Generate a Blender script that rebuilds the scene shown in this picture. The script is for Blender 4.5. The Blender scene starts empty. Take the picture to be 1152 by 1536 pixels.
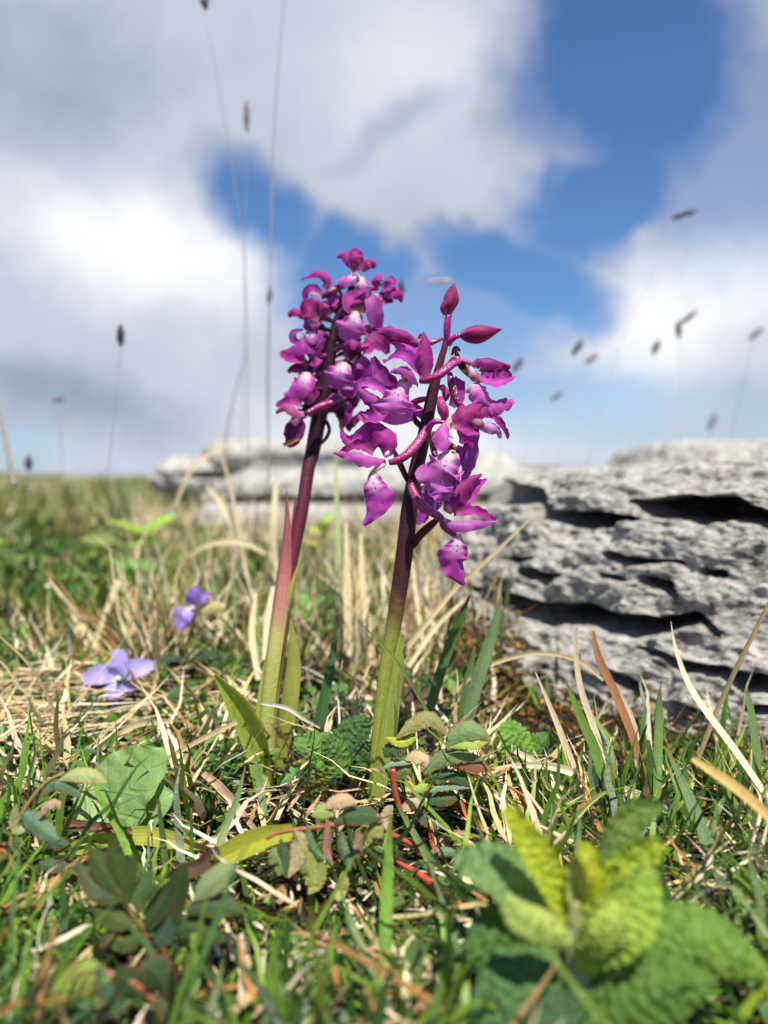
import bpy, math, random
import numpy as np
from mathutils import Vector
random.seed(7); RNG = np.random.default_rng(7)
SC = bpy.context.scene
COL = SC.collection

# ------------------------------------------------------------------ camera
H_CAM = 0.095; F = 1152.0; CX = 576.0; CY = 768.0; HORIZON = 715.0
PITCH = math.atan((CY - HORIZON) / F)
cam_data = bpy.data.cameras.new('camera'); cam = bpy.data.objects.new('camera', cam_data); COL.objects.link(cam)
cam.location = (0, 0, H_CAM); cam.rotation_euler = (math.radians(90) - PITCH, 0, 0)
cam_data.sensor_fit = 'VERTICAL'; cam_data.sensor_height = 36; cam_data.lens = 27
cam_data.clip_start = 0.005; cam_data.clip_end = 3000
cam_data.dof.use_dof = True; cam_data.dof.focus_distance = 0.208; cam_data.dof.aperture_fstop = 8.8
SC.camera = cam

# ------------------------------------------------------------------ world, sun, exposure
SUN = Vector((0.10, -0.44, 0.89)).normalized()
SUN_EL = math.asin(SUN.z); SUN_AZ = math.atan2(SUN.x, SUN.y)
SC.view_settings.view_transform = 'Standard'; SC.view_settings.look = 'None'
SC.view_settings.exposure = 0.58; SC.view_settings.gamma = 1.0; SC.view_settings.use_curve_mapping = False

class NT:
    def __init__(s, tree):
        s.t = tree; s.n = tree.nodes; s.l = tree.links
    def new(s, typ, **kw):
        n = s.n.new(typ)
        for k, v in kw.items(): setattr(n, k, v)
        return n
    def put(s, sock, v):
        if isinstance(v, bpy.types.NodeSocket): s.l.new(v, sock)
        elif v is not None:
            if isinstance(v, (tuple, list)) and len(v) == 3 and sock.type == 'RGBA': v = (*v, 1)
            sock.default_value = v
    def m(s, op, a, b=None, c=None, clamp=False):
        n = s.new('ShaderNodeMath', operation=op, use_clamp=clamp)
        s.put(n.inputs[0], a); s.put(n.inputs[1], b); s.put(n.inputs[2], c)
        return n.outputs[0]
    def mr(s, v, a, b, c=0.0, d=1.0, typ='SMOOTHSTEP'):
        n = s.new('ShaderNodeMapRange', interpolation_type=typ)
        for i, x in enumerate((v, a, b, c, d)): s.put(n.inputs[i], x)
        return n.outputs[0]
    def mix(s, f, a, b, blend='MIX'):
        n = s.new('ShaderNodeMix', data_type='RGBA', blend_type=blend)
        s.put(n.inputs[0], f); s.put(n.inputs[6], a); s.put(n.inputs[7], b)
        return n.outputs[2]
    def noise(s, vec, scale, detail=4, rough=0.5, dist=0.0, out=0):
        n = s.new('ShaderNodeTexNoise'); s.put(n.inputs['Vector'], vec)
        n.inputs['Scale'].default_value = scale; n.inputs['Detail'].default_value = detail
        n.inputs['Roughness'].default_value = rough; n.inputs['Distortion'].default_value = dist
        return n.outputs[out]
    def ramp(s, f, stops, interp='LINEAR'):
        n = s.new('ShaderNodeValToRGB'); n.color_ramp.interpolation = interp
        e = n.color_ramp.elements
        while len(e) < len(stops): e.new(0.5)
        for i, (p, c) in enumerate(stops):
            e[i].position = p; e[i].color = (*c, 1) if len(c) == 3 else c
        s.put(n.inputs[0], f); return n.outputs[0]
    def comb(s, x, y, z):
        n = s.new('ShaderNodeCombineXYZ'); s.put(n.inputs[0], x); s.put(n.inputs[1], y); s.put(n.inputs[2], z)
        return n.outputs[0]
    def sep(s, v):
        n = s.new('ShaderNodeSeparateXYZ'); s.put(n.inputs[0], v); return n.outputs
    def vscale(s, v, k):
        n = s.new('ShaderNodeVectorMath', operation='MULTIPLY'); s.put(n.inputs[0], v); n.inputs[1].default_value = k
        return n.outputs[0]
    def bump(s, h, strength, dist=0.001, normal=None):
        n = s.new('ShaderNodeBump'); s.put(n.inputs['Height'], h)
        n.inputs['Strength'].default_value = strength; n.inputs['Distance'].default_value = dist
        if normal is not None: s.put(n.inputs['Normal'], normal)
        return n.outputs[0]

world = bpy.data.worlds.new('World'); SC.world = world; world.use_nodes = True
W = NT(world.node_tree); W.n.clear()
STR = 0.072
sky = W.new('ShaderNodeTexSky', sky_type='NISHITA', sun_disc=False, sun_elevation=SUN_EL, sun_rotation=SUN_AZ)
sky.altitude = 100; sky.air_density = 1.0; sky.dust_density = 0.6; sky.ozone_density = 2.0
dvec = W.new('ShaderNodeTexCoord').outputs['Generated']
dx, dy, dz = W.sep(dvec)
yc = W.m('MAXIMUM', dy, 0.22)
U = W.m('DIVIDE', dx, yc); V = W.m('DIVIDE', dz, yc)
# gentle warp of the cloud outlines
wn = W.sep(W.noise(dvec, 3.2, 5, 0.6, out=1)); wf = W.sep(W.noise(dvec, 9.0, 6, 0.62, out=1))
def warp(c, k):
    return W.m('ADD', c, W.m('ADD', W.m('MULTIPLY', W.m('SUBTRACT', wn[k], 0.5), 0.20), W.m('MULTIPLY', W.m('SUBTRACT', wf[k], 0.5), 0.09)))
Uw, Vw = warp(U, 0), warp(V, 1)
def blob(px, py, rx, ry, rot=0.0, lo=0.55, hi=1.25):
    u0, v0 = (px - CX) / F, (HORIZON - py) / F; c, s_ = math.cos(math.radians(rot)), math.sin(math.radians(rot))
    a = W.m('SUBTRACT', Uw, u0); b = W.m('SUBTRACT', Vw, v0)
    p = W.m('DIVIDE', W.m('ADD', W.m('MULTIPLY', a, c), W.m('MULTIPLY', b, s_)), rx / F)
    q = W.m('DIVIDE', W.m('SUBTRACT', W.m('MULTIPLY', b, c), W.m('MULTIPLY', a, s_)), ry / F)
    r = W.m('SQRT', W.m('ADD', W.m('MULTIPLY', p, p), W.m('MULTIPLY', q, q)))
    return W.mr(r, hi, lo)
def union(bl):
    o = bl[0]
    for b in bl[1:]: o = W.m('MAXIMUM', o, b)
    return o
blue = union([blob(935, 120, 195, 270, 3), blob(890, 330, 150, 90, 20), blob(770, 415, 170, 60, -14),
              W.m('MULTIPLY', blob(1090, 230, 190, 220, 0), 0.62),
              blob(385, 335, 70, 130, 32, 0.4, 1.35), blob(510, 420, 130, 80, 0), W.m('MULTIPLY', blob(680, 470, 190, 80, 0), 0.8),
              W.m('MULTIPLY', blob(850, 590, 210, 85, 0), 0.72), W.m('MULTIPLY', blob(1100, 620, 150, 60, 0), 0.40), W.m('MULTIPLY', blob(30, 665, 130, 34, 0), 0.75),
              W.m('MULTIPLY', blob(600, 215, 120, 30, 30, 0.1, 1.5), 0.35)])
cl_front = W.m('SUBTRACT', 1.0, blue)
cn = W.noise(dvec, 2.1, 7, 0.58)
cl_noise = W.mr(cn, 0.50, 0.68)
inside = W.m('MULTIPLY', W.mr(W.m('ABSOLUTE', U), 0.95, 0.60), W.m('MULTIPLY', W.mr(V, 1.0, 0.66), W.mr(dy, 0.25, 0.5)))
cover = W.m('ADD', W.m('MULTIPLY', cl_front, inside), W.m('MULTIPLY', cl_noise, W.m('SUBTRACT', 1.0, inside)), clamp=True)
bright = W.m('MAXIMUM', blob(210, 380, 260, 110, -14, 0.1, 1.3), W.m('MAXIMUM', W.m('MULTIPLY', blob(1030, 480, 260, 110, 20, 0.1, 1.3), 0.95),
         W.m('MAXIMUM', W.m('MULTIPLY', blob(640, 110, 190, 130, 0, 0.1, 1.3), 0.42), W.m('MULTIPLY', blob(600, 640, 420, 75, 0, 0.1, 1.3), 0.75))))
dark = W.m('MAXIMUM', W.m('MULTIPLY', blob(150, 605, 330, 62, -8, 0.1, 1.4), 0.8), W.m('MAXIMUM', W.m('MULTIPLY', blob(60, 110, 260, 130, 0, 0.2, 1.3), 0.62), W.m('MULTIPLY', blob(640, 370, 130, 30, 0, 0.2, 1.2), 0.25)))
tex = W.m('MULTIPLY', W.m('SUBTRACT', W.noise(dvec, 7.0, 7, 0.6), 0.5), 0.55)
lev = W.m('ADD', W.m('ADD', W.m('SUBTRACT', W.m('MULTIPLY', W.m('MULTIPLY', bright, inside), 0.62), W.m('MULTIPLY', W.m('MULTIPLY', dark, inside), 0.40)), 0.43), tex, clamp=True)
ccol = W.ramp(lev, [(0.0, (0.24, 0.30, 0.43)), (0.38, (0.52, 0.56, 0.66)), (0.70, (0.70, 0.73, 0.79)), (1.0, (0.93, 0.94, 0.96))])
ccol = W.vscale(ccol, (0.72 / STR,) * 3)
skyc = W.mix(1.0, sky.outputs[0], (0.66, 0.92, 1.22), 'MULTIPLY')
low = W.mr(dz, 0.16, -0.02)
skyc = W.mix(W.m('MULTIPLY', low, 0.5), skyc, (5.0, 6.2, 7.9))
final = W.mix(cover, skyc, ccol)
bg = W.new('ShaderNodeBackground'); W.put(bg.inputs[0], final); bg.inputs[1].default_value = STR
wo = W.new('ShaderNodeOutputWorld'); W.l.new(bg.outputs[0], wo.inputs[0])
world.cycles.sampling_method = 'MANUAL'; world.cycles.sample_map_resolution = 512

sun_data = bpy.data.lights.new('sun', 'SUN'); sun = bpy.data.objects.new('sun', sun_data); COL.objects.link(sun)
sun_data.energy = 5.0; sun_data.angle = math.radians(0.53); sun_data.color = (1.0, 0.94, 0.82)
sun.rotation_euler = (-SUN).to_track_quat('-Z', 'Y').to_euler(); sun.location = (1, -1, 3)
SC.cycles.max_bounces = 6; SC.cycles.transparent_max_bounces = 4; SC.cycles.use_denoising = True

# ------------------------------------------------------------------ helpers
RIGHT = np.array([1., 0, 0]); UP = np.array([0, math.sin(PITCH), math.cos(PITCH)]); FWD = np.array([0, math.cos(PITCH), -math.sin(PITCH)])
CAM = np.array([0, 0, H_CAM])
def P(px, py, d): return CAM + FWD * d + RIGHT * ((px - CX) / F * d) + UP * ((CY - py) / F * d)
def PS(px, py, d):
    q_ = P(px, py, d)
    return q_ if q_[2] > 0.0035 or py <= HORIZON else P(px, py, min(d, (H_CAM - 0.0035) * F / (py - HORIZON)))
def Gd(py): return H_CAM * F / max(py - HORIZON, 1e-3)
def G(px, py, z=0.0):
    r = FWD + RIGHT * (px - CX) / F + UP * (CY - py) / F
    return CAM + r * ((z - H_CAM) / r[2])
def proj(v):
    r = v - CAM; d = r @ FWD
    return CX + (r @ RIGHT) / d * F, CY - (r @ UP) / d * F, d

_perm = np.random.default_rng(3).permutation(256); _perm = np.concatenate([_perm, _perm, _perm])
_grad = np.random.default_rng(4).normal(size=(256, 3)); _grad /= np.linalg.norm(_grad, axis=1)[:, None]
def pnoise(p):
    p = np.asarray(p, float); i = np.floor(p).astype(int); f = p - i; u = f * f * f * (f * (f * 6 - 15) + 10)
    i &= 255; out = 0
    for dx_ in (0, 1):
        for dy_ in (0, 1):
            for dz_ in (0, 1):
                h = _perm[_perm[_perm[i[..., 0] + dx_] + i[..., 1] + dy_] + i[..., 2] + dz_] & 255
                g = _grad[h]; dd = (g * (f - np.array([dx_, dy_, dz_]))).sum(-1)
                w = (u[..., 0] if dx_ else 1 - u[..., 0]) * (u[..., 1] if dy_ else 1 - u[..., 1]) * (u[..., 2] if dz_ else 1 - u[..., 2])
                out = out + w * dd
    return out
def fbm(p, o=4, gain=0.5, ridged=False):
    a, s, t = 1.0, 0, np.asarray(p, float)
    for _ in range(o):
        n = pnoise(t)
        s = s + a * ((1 - 2.2 * np.abs(n)) - 0.5 if ridged else n); a *= gain; t = t * 2.03 + 17.1
    return s

def catmull(pts, n):
    pts = np.asarray(pts, float)
    if len(pts) == 2:
        t = np.linspace(0, 1, n)[:, None]; return pts[0] * (1 - t) + pts[1] * t
    ext = np.vstack([2 * pts[0] - pts[1], pts, 2 * pts[-1] - pts[-2]]); k = len(pts) - 1
    out = []
    for t in np.linspace(0, k, n):
        i = min(int(t), k - 1); f = t - i; a, b, c, d = ext[i:i + 4]
        out.append(0.5 * (2 * b + (c - a) * f + (2 * a - 5 * b + 4 * c - d) * f * f + (3 * b - a - 3 * c + d) * f ** 3))
    return np.array(out)
def prof(vals, n):
    return np.maximum(catmull(np.array(vals, float)[:, None], n)[:, 0], 1e-6)
def nrmz(v): return v / np.maximum(np.linalg.norm(v, axis=-1, keepdims=True), 1e-12)

class Thing:
    def __init__(s, name, label, cat, org, group=None, kind=None):
        o = bpy.data.objects.new(name, None); COL.objects.link(o); o.empty_display_size = 0.01
        o.location = tuple(org); s.o = o; s.org = np.array(org, float)
        o['label'] = label; o['category'] = cat
        if group: o['group'] = group
class Sub:
    """a part that carries sub-parts"""
    def __init__(s, o, org): s.o = o; s.org = org

def build(name, verts, faces, mat, parent=None, uv=None, color=None, smooth=True, org=None, vcol=None):
    """faces: int array (M,4); a repeated last index marks a triangle"""
    verts = np.asarray(verts, np.float32); faces = np.asarray(faces, np.int32)
    og = parent.org if parent is not None else (np.array(org, float) if org is not None else np.zeros(3))
    me = bpy.data.meshes.new(name)
    tri = faces[:, 3] == faces[:, 2]
    cnt = np.where(tri, 3, 4).astype(np.int32); start = np.concatenate([[0], np.cumsum(cnt)[:-1]]).astype(np.int32)
    keep = np.ones(faces.shape, bool); keep[tri, 3] = False
    loops = faces[keep].astype(np.int32)
    me.vertices.add(len(verts)); me.vertices.foreach_set('co', (verts - og.astype(np.float32)).ravel())
    me.loops.add(len(loops)); me.loops.foreach_set('vertex_index', loops)
    me.polygons.add(len(faces)); me.polygons.foreach_set('loop_start', start)
    me.update(calc_edges=True)
    me.polygons.foreach_set('use_smooth', np.full(len(faces), smooth))
    if uv is not None:
        l = me.uv_layers.new(name='UVMap'); l.data.foreach_set('uv', np.asarray(uv, np.float32)[loops].ravel())
    if vcol is not None:
        a = me.color_attributes.new('tone', 'FLOAT_COLOR', 'POINT')
        c = np.ones((len(verts), 4), np.float32); c[:, :3] = vcol; a.data.foreach_set('color', c.ravel())
    me.validate(); me.materials.append(mat)
    o = bpy.data.objects.new(name, me); COL.objects.link(o)
    if parent is not None: o.parent = parent.o
    elif org is not None: o.location = tuple(org)
    if color is not None: o.color = (*color, 1)
    return o
def tag(o, label=None, cat=None, group=None, kind=None):
    if label: o['label'] = label
    if cat: o['category'] = cat
    if group: o['group'] = group
    if kind: o['kind'] = kind
    return o

def grid_faces(nu, nv, off=0, wrap=False):
    i, j = np.meshgrid(np.arange(nu - 1), np.arange(nv if wrap else nv - 1), indexing='ij')
    j2 = (j + 1) % nv
    return (np.stack([i * nv + j, i * nv + j2, (i + 1) * nv + j2, (i + 1) * nv + j], -1).reshape(-1, 4) + off)

def sheet_geo(spine, widths, nrm, nu=16, nv=9, cup=0., fold=0., twist=0., roll=0., ruffle=0., rufn=3., serr=0., sern=9, crinkle=0., seed=0, cren=False, ragged=0.):
    C = catmull(spine, nu); w = prof(widths, nu)
    T = nrmz(np.gradient(C, axis=0)); N0 = np.tile(np.asarray(nrm, float), (nu, 1))
    S = nrmz(np.cross(T, N0)); N = np.cross(S, T)
    v = np.linspace(0, 1, nu)
    a = np.radians(roll + twist * v)[:, None]; S, N = S * np.cos(a) + N * np.sin(a), N * np.cos(a) - S * np.sin(a)
    x = np.linspace(-1, 1, nv)[None, :]
    if ragged: w = w * (1 + ragged * pnoise(np.stack([v * 7 + seed * 3.1, v * 0 + seed, v * 0], 1)) * 2 + ragged * .7 * pnoise(np.stack([v * 19 + seed, v * 0, v * 0 + seed], 1)))
    if serr:
        saw = 1 - serr * (((v * sern) % 1.0) if not cren else 1 - np.abs(np.sin(v * sern * np.pi))) * np.minimum(1, 6 * (1 - v)); w = w * saw
    X = x * np.ones((nu, 1)); hw = (w / 2)[:, None]
    vv = v[:, None]; ph = (seed * 1.7) % 6.28
    wm = w.max(); L0 = np.linalg.norm(np.diff(C, axis=0), axis=1).sum()
    off = cup * hw * 2 * X ** 2 + fold * hw * 2 * np.abs(X)
    if ruffle:
        off = off + ruffle * wm * np.abs(X) ** 1.6 * (np.sin(6.283 * rufn * vv + ph + X * 1.3) + 0.6 * np.sin(6.283 * rufn * 2.3 * vv + 2 * ph - X * 2.1)) * np.minimum(1, vv * 5)
        off = off + ruffle * wm * 0.9 * np.abs(X) ** .8 * pnoise(np.stack([X * 1.7 + seed, vv * L0 / wm * 3.2 + 0 * X, np.full(X.shape, seed * 1.3)], -1))
        X = X * (1 + ruffle * 0.55 * np.sin(6.283 * rufn * 1.4 * vv + ph * 3 + np.sign(X)))
    if crinkle:
        L = np.linalg.norm(np.diff(C, axis=0), axis=1).sum()
        q = np.stack([X * hw / wm * 9, vv * L / wm * 9 - np.abs(X) * 2.2, np.full(X.shape, seed * 3.3)], -1)
        off = off + crinkle * wm * (np.abs(pnoise(q)) * 1.6 + 0.5 * np.abs(np.sin(vv * L / wm * 18 - np.abs(X) * 3.0)))
    Vx = C[:, None] + S[:, None] * (X * hw)[..., None] + N[:, None] * off[..., None]
    uv = np.stack([(x + 1) / 2 * np.ones((nu, 1)), vv * np.ones((1, nv))], -1)
    return Vx.reshape(-1, 3), grid_faces(nu, nv), uv.reshape(-1, 2)
def tube_geo(spine, radii, nu=14, ns=9, bump=0., seed=0):
    C = catmull(spine, nu); r = prof(radii, nu); T = nrmz(np.gradient(C, axis=0))
    ref = np.array([0.13, -0.97, 0.2]) if abs(nrmz(T.mean(0)) @ np.array([0.13, -0.97, 0.2])) < 0.9 else np.array([1., 0, 0])
    S = nrmz(np.cross(T, ref)); N = np.cross(S, T)
    a = np.linspace(0, 2 * np.pi, ns, endpoint=False)
    rr = r[:, None] * np.ones((1, ns))
    if bump: rr = rr * (1 + bump * np.sin(a[None, :] * 3 + np.linspace(0, 5, nu)[:, None]))
    Vx = C[:, None] + (S[:, None] * np.cos(a)[None, :, None] + N[:, None] * np.sin(a)[None, :, None]) * rr[..., None]
    uv = np.stack([np.broadcast_to(a / 6.2832, (nu, ns)), np.broadcast_to(np.linspace(0, 1, nu)[:, None], (nu, ns))], -1)
    V_ = np.vstack([Vx.reshape(-1, 3), C[0], C[-1]]); uv = np.vstack([uv.reshape(-1, 2), [.5, 0], [.5, 1]])
    f = [grid_faces(nu, ns, wrap=True)]
    b0, b1 = nu * ns, nu * ns + 1; j = np.arange(ns); j2 = (j + 1) % ns
    f.append(np.stack([np.full(ns, b0), j2, j, j], -1)); e = (nu - 1) * ns
    f.append(np.stack([np.full(ns, b1), e + j, e + j2, e + j2], -1))
    return V_, np.vstack(f), uv
def sheet(name, parent, mat, color, spine, widths, nrm=None, **k):
    v, f, uv = sheet_geo(spine, widths, -FWD if nrm is None else nrm, **k)
    return build(name, v, f, mat, parent, uv, color)
def tube(name, parent, mat, color, spine, radii, **k):
    v, f, uv = tube_geo(spine, radii, **k)
    return build(name, v, f, mat, parent, uv, color)
def join_geo(parts):
    V_, F_, U_, off = [], [], [], 0
    for v, f, u in parts: V_.append(v); F_.append(f + off); U_.append(u); off += len(v)
    return np.vstack(V_), np.vstack(F_), np.vstack(U_)

# ------------------------------------------------------------------ materials
def new_mat(name):
    m = bpy.data.materials.new(name); m.use_nodes = True; t = NT(m.node_tree); t.n.clear(); return m, t
def finish(t, color, rough=0.5, normal=None, trans=0.0, tcol=None, spec=0.5, coat=0.0, sheen=0.0, sss=0.0):
    b = t.new('ShaderNodeBsdfPrincipled'); t.put(b.inputs['Base Color'], color); t.put(b.inputs['Roughness'], rough)
    t.put(b.inputs['Specular IOR Level'], spec)
    if coat: b.inputs['Coat Weight'].default_value = coat; b.inputs['Coat Roughness'].default_value = 0.25
    if sheen: b.inputs['Sheen Weight'].default_value = sheen; b.inputs['Sheen Roughness'].default_value = 0.4
    if normal is not None: t.put(b.inputs['Normal'], normal)
    o = t.new('ShaderNodeOutputMaterial')
    if trans:
        tr = t.new('ShaderNodeBsdfTranslucent'); t.put(tr.inputs[0], tcol if tcol is not None else color)
        if normal is not None: t.put(tr.inputs['Normal'], normal)
        mx = t.new('ShaderNodeMixShader'); mx.inputs[0].default_value = trans
        t.l.new(b.outputs[0], mx.inputs[1]); t.l.new(tr.outputs[0], mx.inputs[2]); t.l.new(mx.outputs[0], o.inputs[0])
    else: t.l.new(b.outputs[0], o.inputs[0])
def objcol(t): return t.new('ShaderNodeObjectInfo').outputs['Color']
def uvs(t): return t.new('ShaderNodeTexCoord').outputs['UV']
def opos(t): return t.new('ShaderNodeTexCoord').outputs['Object']

def petal_mat():
    m, t = new_mat('orchid_petal'); uv = uvs(t); x, y, _ = t.sep(uv); c = objcol(t)
    vein = t.noise(t.comb(t.m('MULTIPLY', x, 26), t.m('MULTIPLY', y, 2.2), 0.0), 1.0, 2)
    n = t.noise(opos(t), 420, 3)
    c = t.mix(t.mr(n, 0.35, 0.7), c, t.mix(0.28, c, (0.58, 0.10, 0.52)))
    c = t.mix(t.m('MULTIPLY', t.mr(vein, 0.48, 0.62), 0.55), c, t.mix(1.0, c, (0.55, 0.30, 0.58), 'MULTIPLY'))
    c = t.mix(t.m('MULTIPLY', t.mr(y, 0.30, 0.0), 0.28), c, (0.72, 0.42, 0.55))
    c = t.mix(t.m('MULTIPLY', t.mr(t.noise(opos(t), 150, 3), 0.45, 0.62), 0.38), c, t.mix(1.0, c, (0.50, 0.28, 0.42), 'MULTIPLY'))
    edge = t.m('ABSOLUTE', t.m('SUBTRACT', x, 0.5))
    c = t.mix(t.m('MULTIPLY', t.mr(edge, 0.36, 0.5), 0.25), c, (0.62, 0.10, 0.55))
    nb = t.bump(t.m('ADD', t.m('MULTIPLY', vein, 0.6), t.noise(opos(t), 2600, 2)), 0.35, 0.0002)
    finish(t, c, 0.6, nb, 0.42, spec=0.35, sheen=0.12); return m
def lip_mat():
    m, t = new_mat('orchid_lip'); uv = uvs(t); x, y, _ = t.sep(uv); c = objcol(t)
    n = t.noise(opos(t), 330, 4); cen = t.m('ABSOLUTE', t.m('SUBTRACT', x, 0.5))
    pale = t.m('MULTIPLY', t.mr(y, 0.66, 0.16), t.mr(cen, 0.42, 0.08))
    pale = t.m('ADD', pale, t.m('MULTIPLY', t.mr(n, 0.45, 0.7), 0.10), clamp=True)
    c2 = t.mix(pale, c, (0.78, 0.62, 0.76)); c2 = t.mix(t.m('MULTIPLY', t.mr(y, 0.2, 0.02), 0.7), c2, (0.72, 0.62, 0.42))
    vo = t.new('ShaderNodeTexVoronoi', feature='F1'); vo.inputs['Scale'].default_value = 1.0; vo.inputs['Randomness'].default_value = 0.8
    t.put(vo.inputs['Vector'], t.comb(t.m('MULTIPLY', x, 9.0), t.m('MULTIPLY', y, 12.0), 0.0))
    zone = t.m('MULTIPLY', t.mr(cen, 0.24, 0.19), t.m('MULTIPLY', t.mr(y, 0.74, 0.66), t.mr(y, 0.03, 0.08)))
    dot = t.m('MULTIPLY', t.mr(vo.outputs[0], 0.32, 0.24), zone)
    c2 = t.mix(dot, c2, (0.10, 0.004, 0.06))
    vein = t.noise(t.comb(t.m('MULTIPLY', x, 30), t.m('MULTIPLY', y, 3), 0.0), 1.0, 2)
    c2 = t.mix(t.m('MULTIPLY', t.mr(vein, 0.5, 0.7), 0.25), c2, t.mix(1.0, c2, (0.65, 0.4, 0.7), 'MULTIPLY'))
    nb = t.bump(t.m('ADD', vein, t.noise(opos(t), 2400, 2)), 0.35, 0.0002)
    finish(t, c2, 0.6, nb, 0.42, spec=0.35, sheen=0.12); return m
def ovary_mat():
    m, t = new_mat('orchid_ovary'); c = objcol(t)
    n = t.noise(opos(t), 1500, 3, 0.6); vo = t.new('ShaderNodeTexVoronoi'); vo.inputs['Scale'].default_value = 2300; t.put(vo.inputs['Vector'], opos(t))
    c = t.mix(t.mr(n, 0.5, 0.75), c, t.mix(0.45, c, (0.75, 0.3, 0.55)))
    c = t.mix(t.m('MULTIPLY', t.mr(t.noise(opos(t), 260, 2), 0.45, 0.65), 0.5), c, t.mix(1.0, c, (0.5, 0.35, 0.5), 'MULTIPLY'))
    finish(t, c, 0.28, t.bump(vo.outputs[0], 0.55, 0.00025), 0.06, spec=0.6); return m
def stem_mat(name, stops):
    m, t = new_mat(name); uv = uvs(t); x, y, _ = t.sep(uv)
    n = t.noise(opos(t), 190, 4); str_ = t.noise(t.comb(t.m('MULTIPLY', x, 34), t.m('MULTIPLY', y, 3), 0.), 1., 3)
    c = t.ramp(t.m('ADD', y, t.m('MULTIPLY', t.m('SUBTRACT', n, 0.5), 0.12)), stops)
    c = t.mix(t.m('MULTIPLY', t.mr(str_, 0.45, 0.7), 0.45), c, t.mix(1.0, c, (0.62, 0.55, 0.6), 'MULTIPLY'))
    finish(t, c, 0.55, t.bump(t.m('ADD', str_, t.noise(opos(t), 900, 3)), 0.6, 0.0004), 0.05, spec=0.25); return m
def leaf_mat(name, vein=18, red=0.0, rough=0.45, trans=0.32, blotch=0.5, cut=0.0, smooth=False, quilt=False):
    m, t = new_mat(name); uv = uvs(t); x, y, _ = t.sep(uv); c = objcol(t)
    cen = t.m('ABSOLUTE', t.m('SUBTRACT', x, 0.5))
    n = t.noise(opos(t), 140, 4, 0.6); n2 = t.noise(opos(t), 900, 3, 0.6)
    c = t.mix(t.m('MULTIPLY', t.mr(n, 0.4, 0.68), blotch), c, t.mix(1.0, c, (1.5, 1.25, 0.8), 'MULTIPLY'))
    c = t.mix(t.m('MULTIPLY', t.mr(n2, 0.5, 0.72), 0.5), c, t.mix(1.0, c, (0.6, 0.62, 0.55), 'MULTIPLY'))
    if smooth:    # parallel veins (grasses, orchid leaves)
        vn = t.noise(t.comb(t.m('MULTIPLY', x, vein), t.m('MULTIPLY', y, 1.5), 0.), 1., 2); line = t.mr(vn, 0.46, 0.62)
        mid = t.mr(cen, 0.05, 0.0)
    else:         # side veins running off a midrib
        s_ = t.m('SINE', t.m('MULTIPLY', t.m('SUBTRACT', t.m('MULTIPLY', y, 1.0), t.m('MULTIPLY', cen, 0.55)), vein * 3.1416))
        line = t.mr(s_, 0.80, 1.0); mid = t.mr(cen, 0.03, 0.012)
    c = t.mix(t.m('MULTIPLY', t.m('MAXIMUM', line, mid), 0.38), c, t.mix(0.35, t.mix(1.0, c, (1.5, 1.4, 1.2), 'MULTIPLY'), (0.25, 0.32, 0.10)))
    if red:
        f = t.m('MULTIPLY', t.m('ADD', t.mr(cen, 0.38, 0.49), t.m('MULTIPLY', t.mr(n, 0.52, 0.7), 0.5), clamp=True), red)
        c = t.mix(f, c, (0.20, 0.045, 0.03))
    if cut:
        c = t.mix(t.m('MULTIPLY', t.mr(t.m('ADD', y, t.m('MULTIPLY', n, 0.15)), 0.93, 1.02), cut), c, (0.25, 0.14, 0.06))
    h = t.m('ADD', t.m('MULTIPLY', line, -0.8), t.m('MULTIPLY', n2, 0.8))
    if quilt:
        vo = t.new('ShaderNodeTexVoronoi', feature='SMOOTH_F1'); t.put(vo.inputs['Vector'], opos(t)); vo.inputs['Scale'].default_value = 900
        h = t.m('SUBTRACT', h, t.m('MULTIPLY', vo.outputs[0], 5.0)); c = t.mix(t.mr(vo.outputs[0], 0.35, 0.75), c, t.mix(1.0, c, (0.62, 0.70, 0.5), 'MULTIPLY'))
    finish(t, c, rough, t.bump(h, 0.6, 0.0004), trans, t.mix(1.0, c, (1.6, 1.4, 0.45), 'MULTIPLY'), spec=0.30); return m
def tone_mat(name, rough=0.5, trans=0.25, fib=True, scale=700):
    m, t = new_mat(name); a = t.new('ShaderNodeAttribute'); a.attribute_name = 'tone'; c = a.outputs['Color']
    n = t.noise(opos(t), scale, 3, 0.6)
    c = t.mix(t.m('MULTIPLY', t.mr(n, 0.42, 0.7), 0.5), c, t.mix(1.0, c, (0.55, 0.52, 0.48), 'MULTIPLY'))
    c = t.mix(t.m('MULTIPLY', t.mr(t.noise(opos(t), scale * 0.22, 2), 0.5, 0.7), 0.4), c, t.mix(1.0, c, (1.35, 1.2, 0.95), 'MULTIPLY'))
    finish(t, c, rough, t.bump(n, 0.4, 0.0003), trans, spec=0.4); return m
PETAL, LIP, OVARY = petal_mat(), lip_mat(), ovary_mat()
STEM_F = stem_mat('front_orchid_stem', [(0.0, (0.30, 0.36, 0.06)), (0.18, (0.26, 0.27, 0.045)), (0.25, (0.14, 0.085, 0.03)), (0.31, (0.055, 0.018, 0.022)), (0.7, (0.045, 0.010, 0.020)), (0.85, (0.14, 0.015, 0.05)), (1.0, (0.22, 0.02, 0.08))])
STEM_R = stem_mat('rear_orchid_stem', [(0.0, (0.25, 0.30, 0.08)), (0.22, (0.13, 0.02, 0.04)), (0.36, (0.09, 0.010, 0.026)), (0.45, (0.03, 0.006, 0.014)), (1.0, (0.03, 0.006, 0.016))]  # dark purple stem; its near-black top also has the flowers' shade painted in
)
SHEATH_PINK = stem_mat('pink_sheath', [(0.0, (0.34, 0.42, 0.09)), (0.34, (0.36, 0.34, 0.11)), (0.46, (0.36, 0.14, 0.115)), (1.0, (0.30, 0.06, 0.09))])
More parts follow.
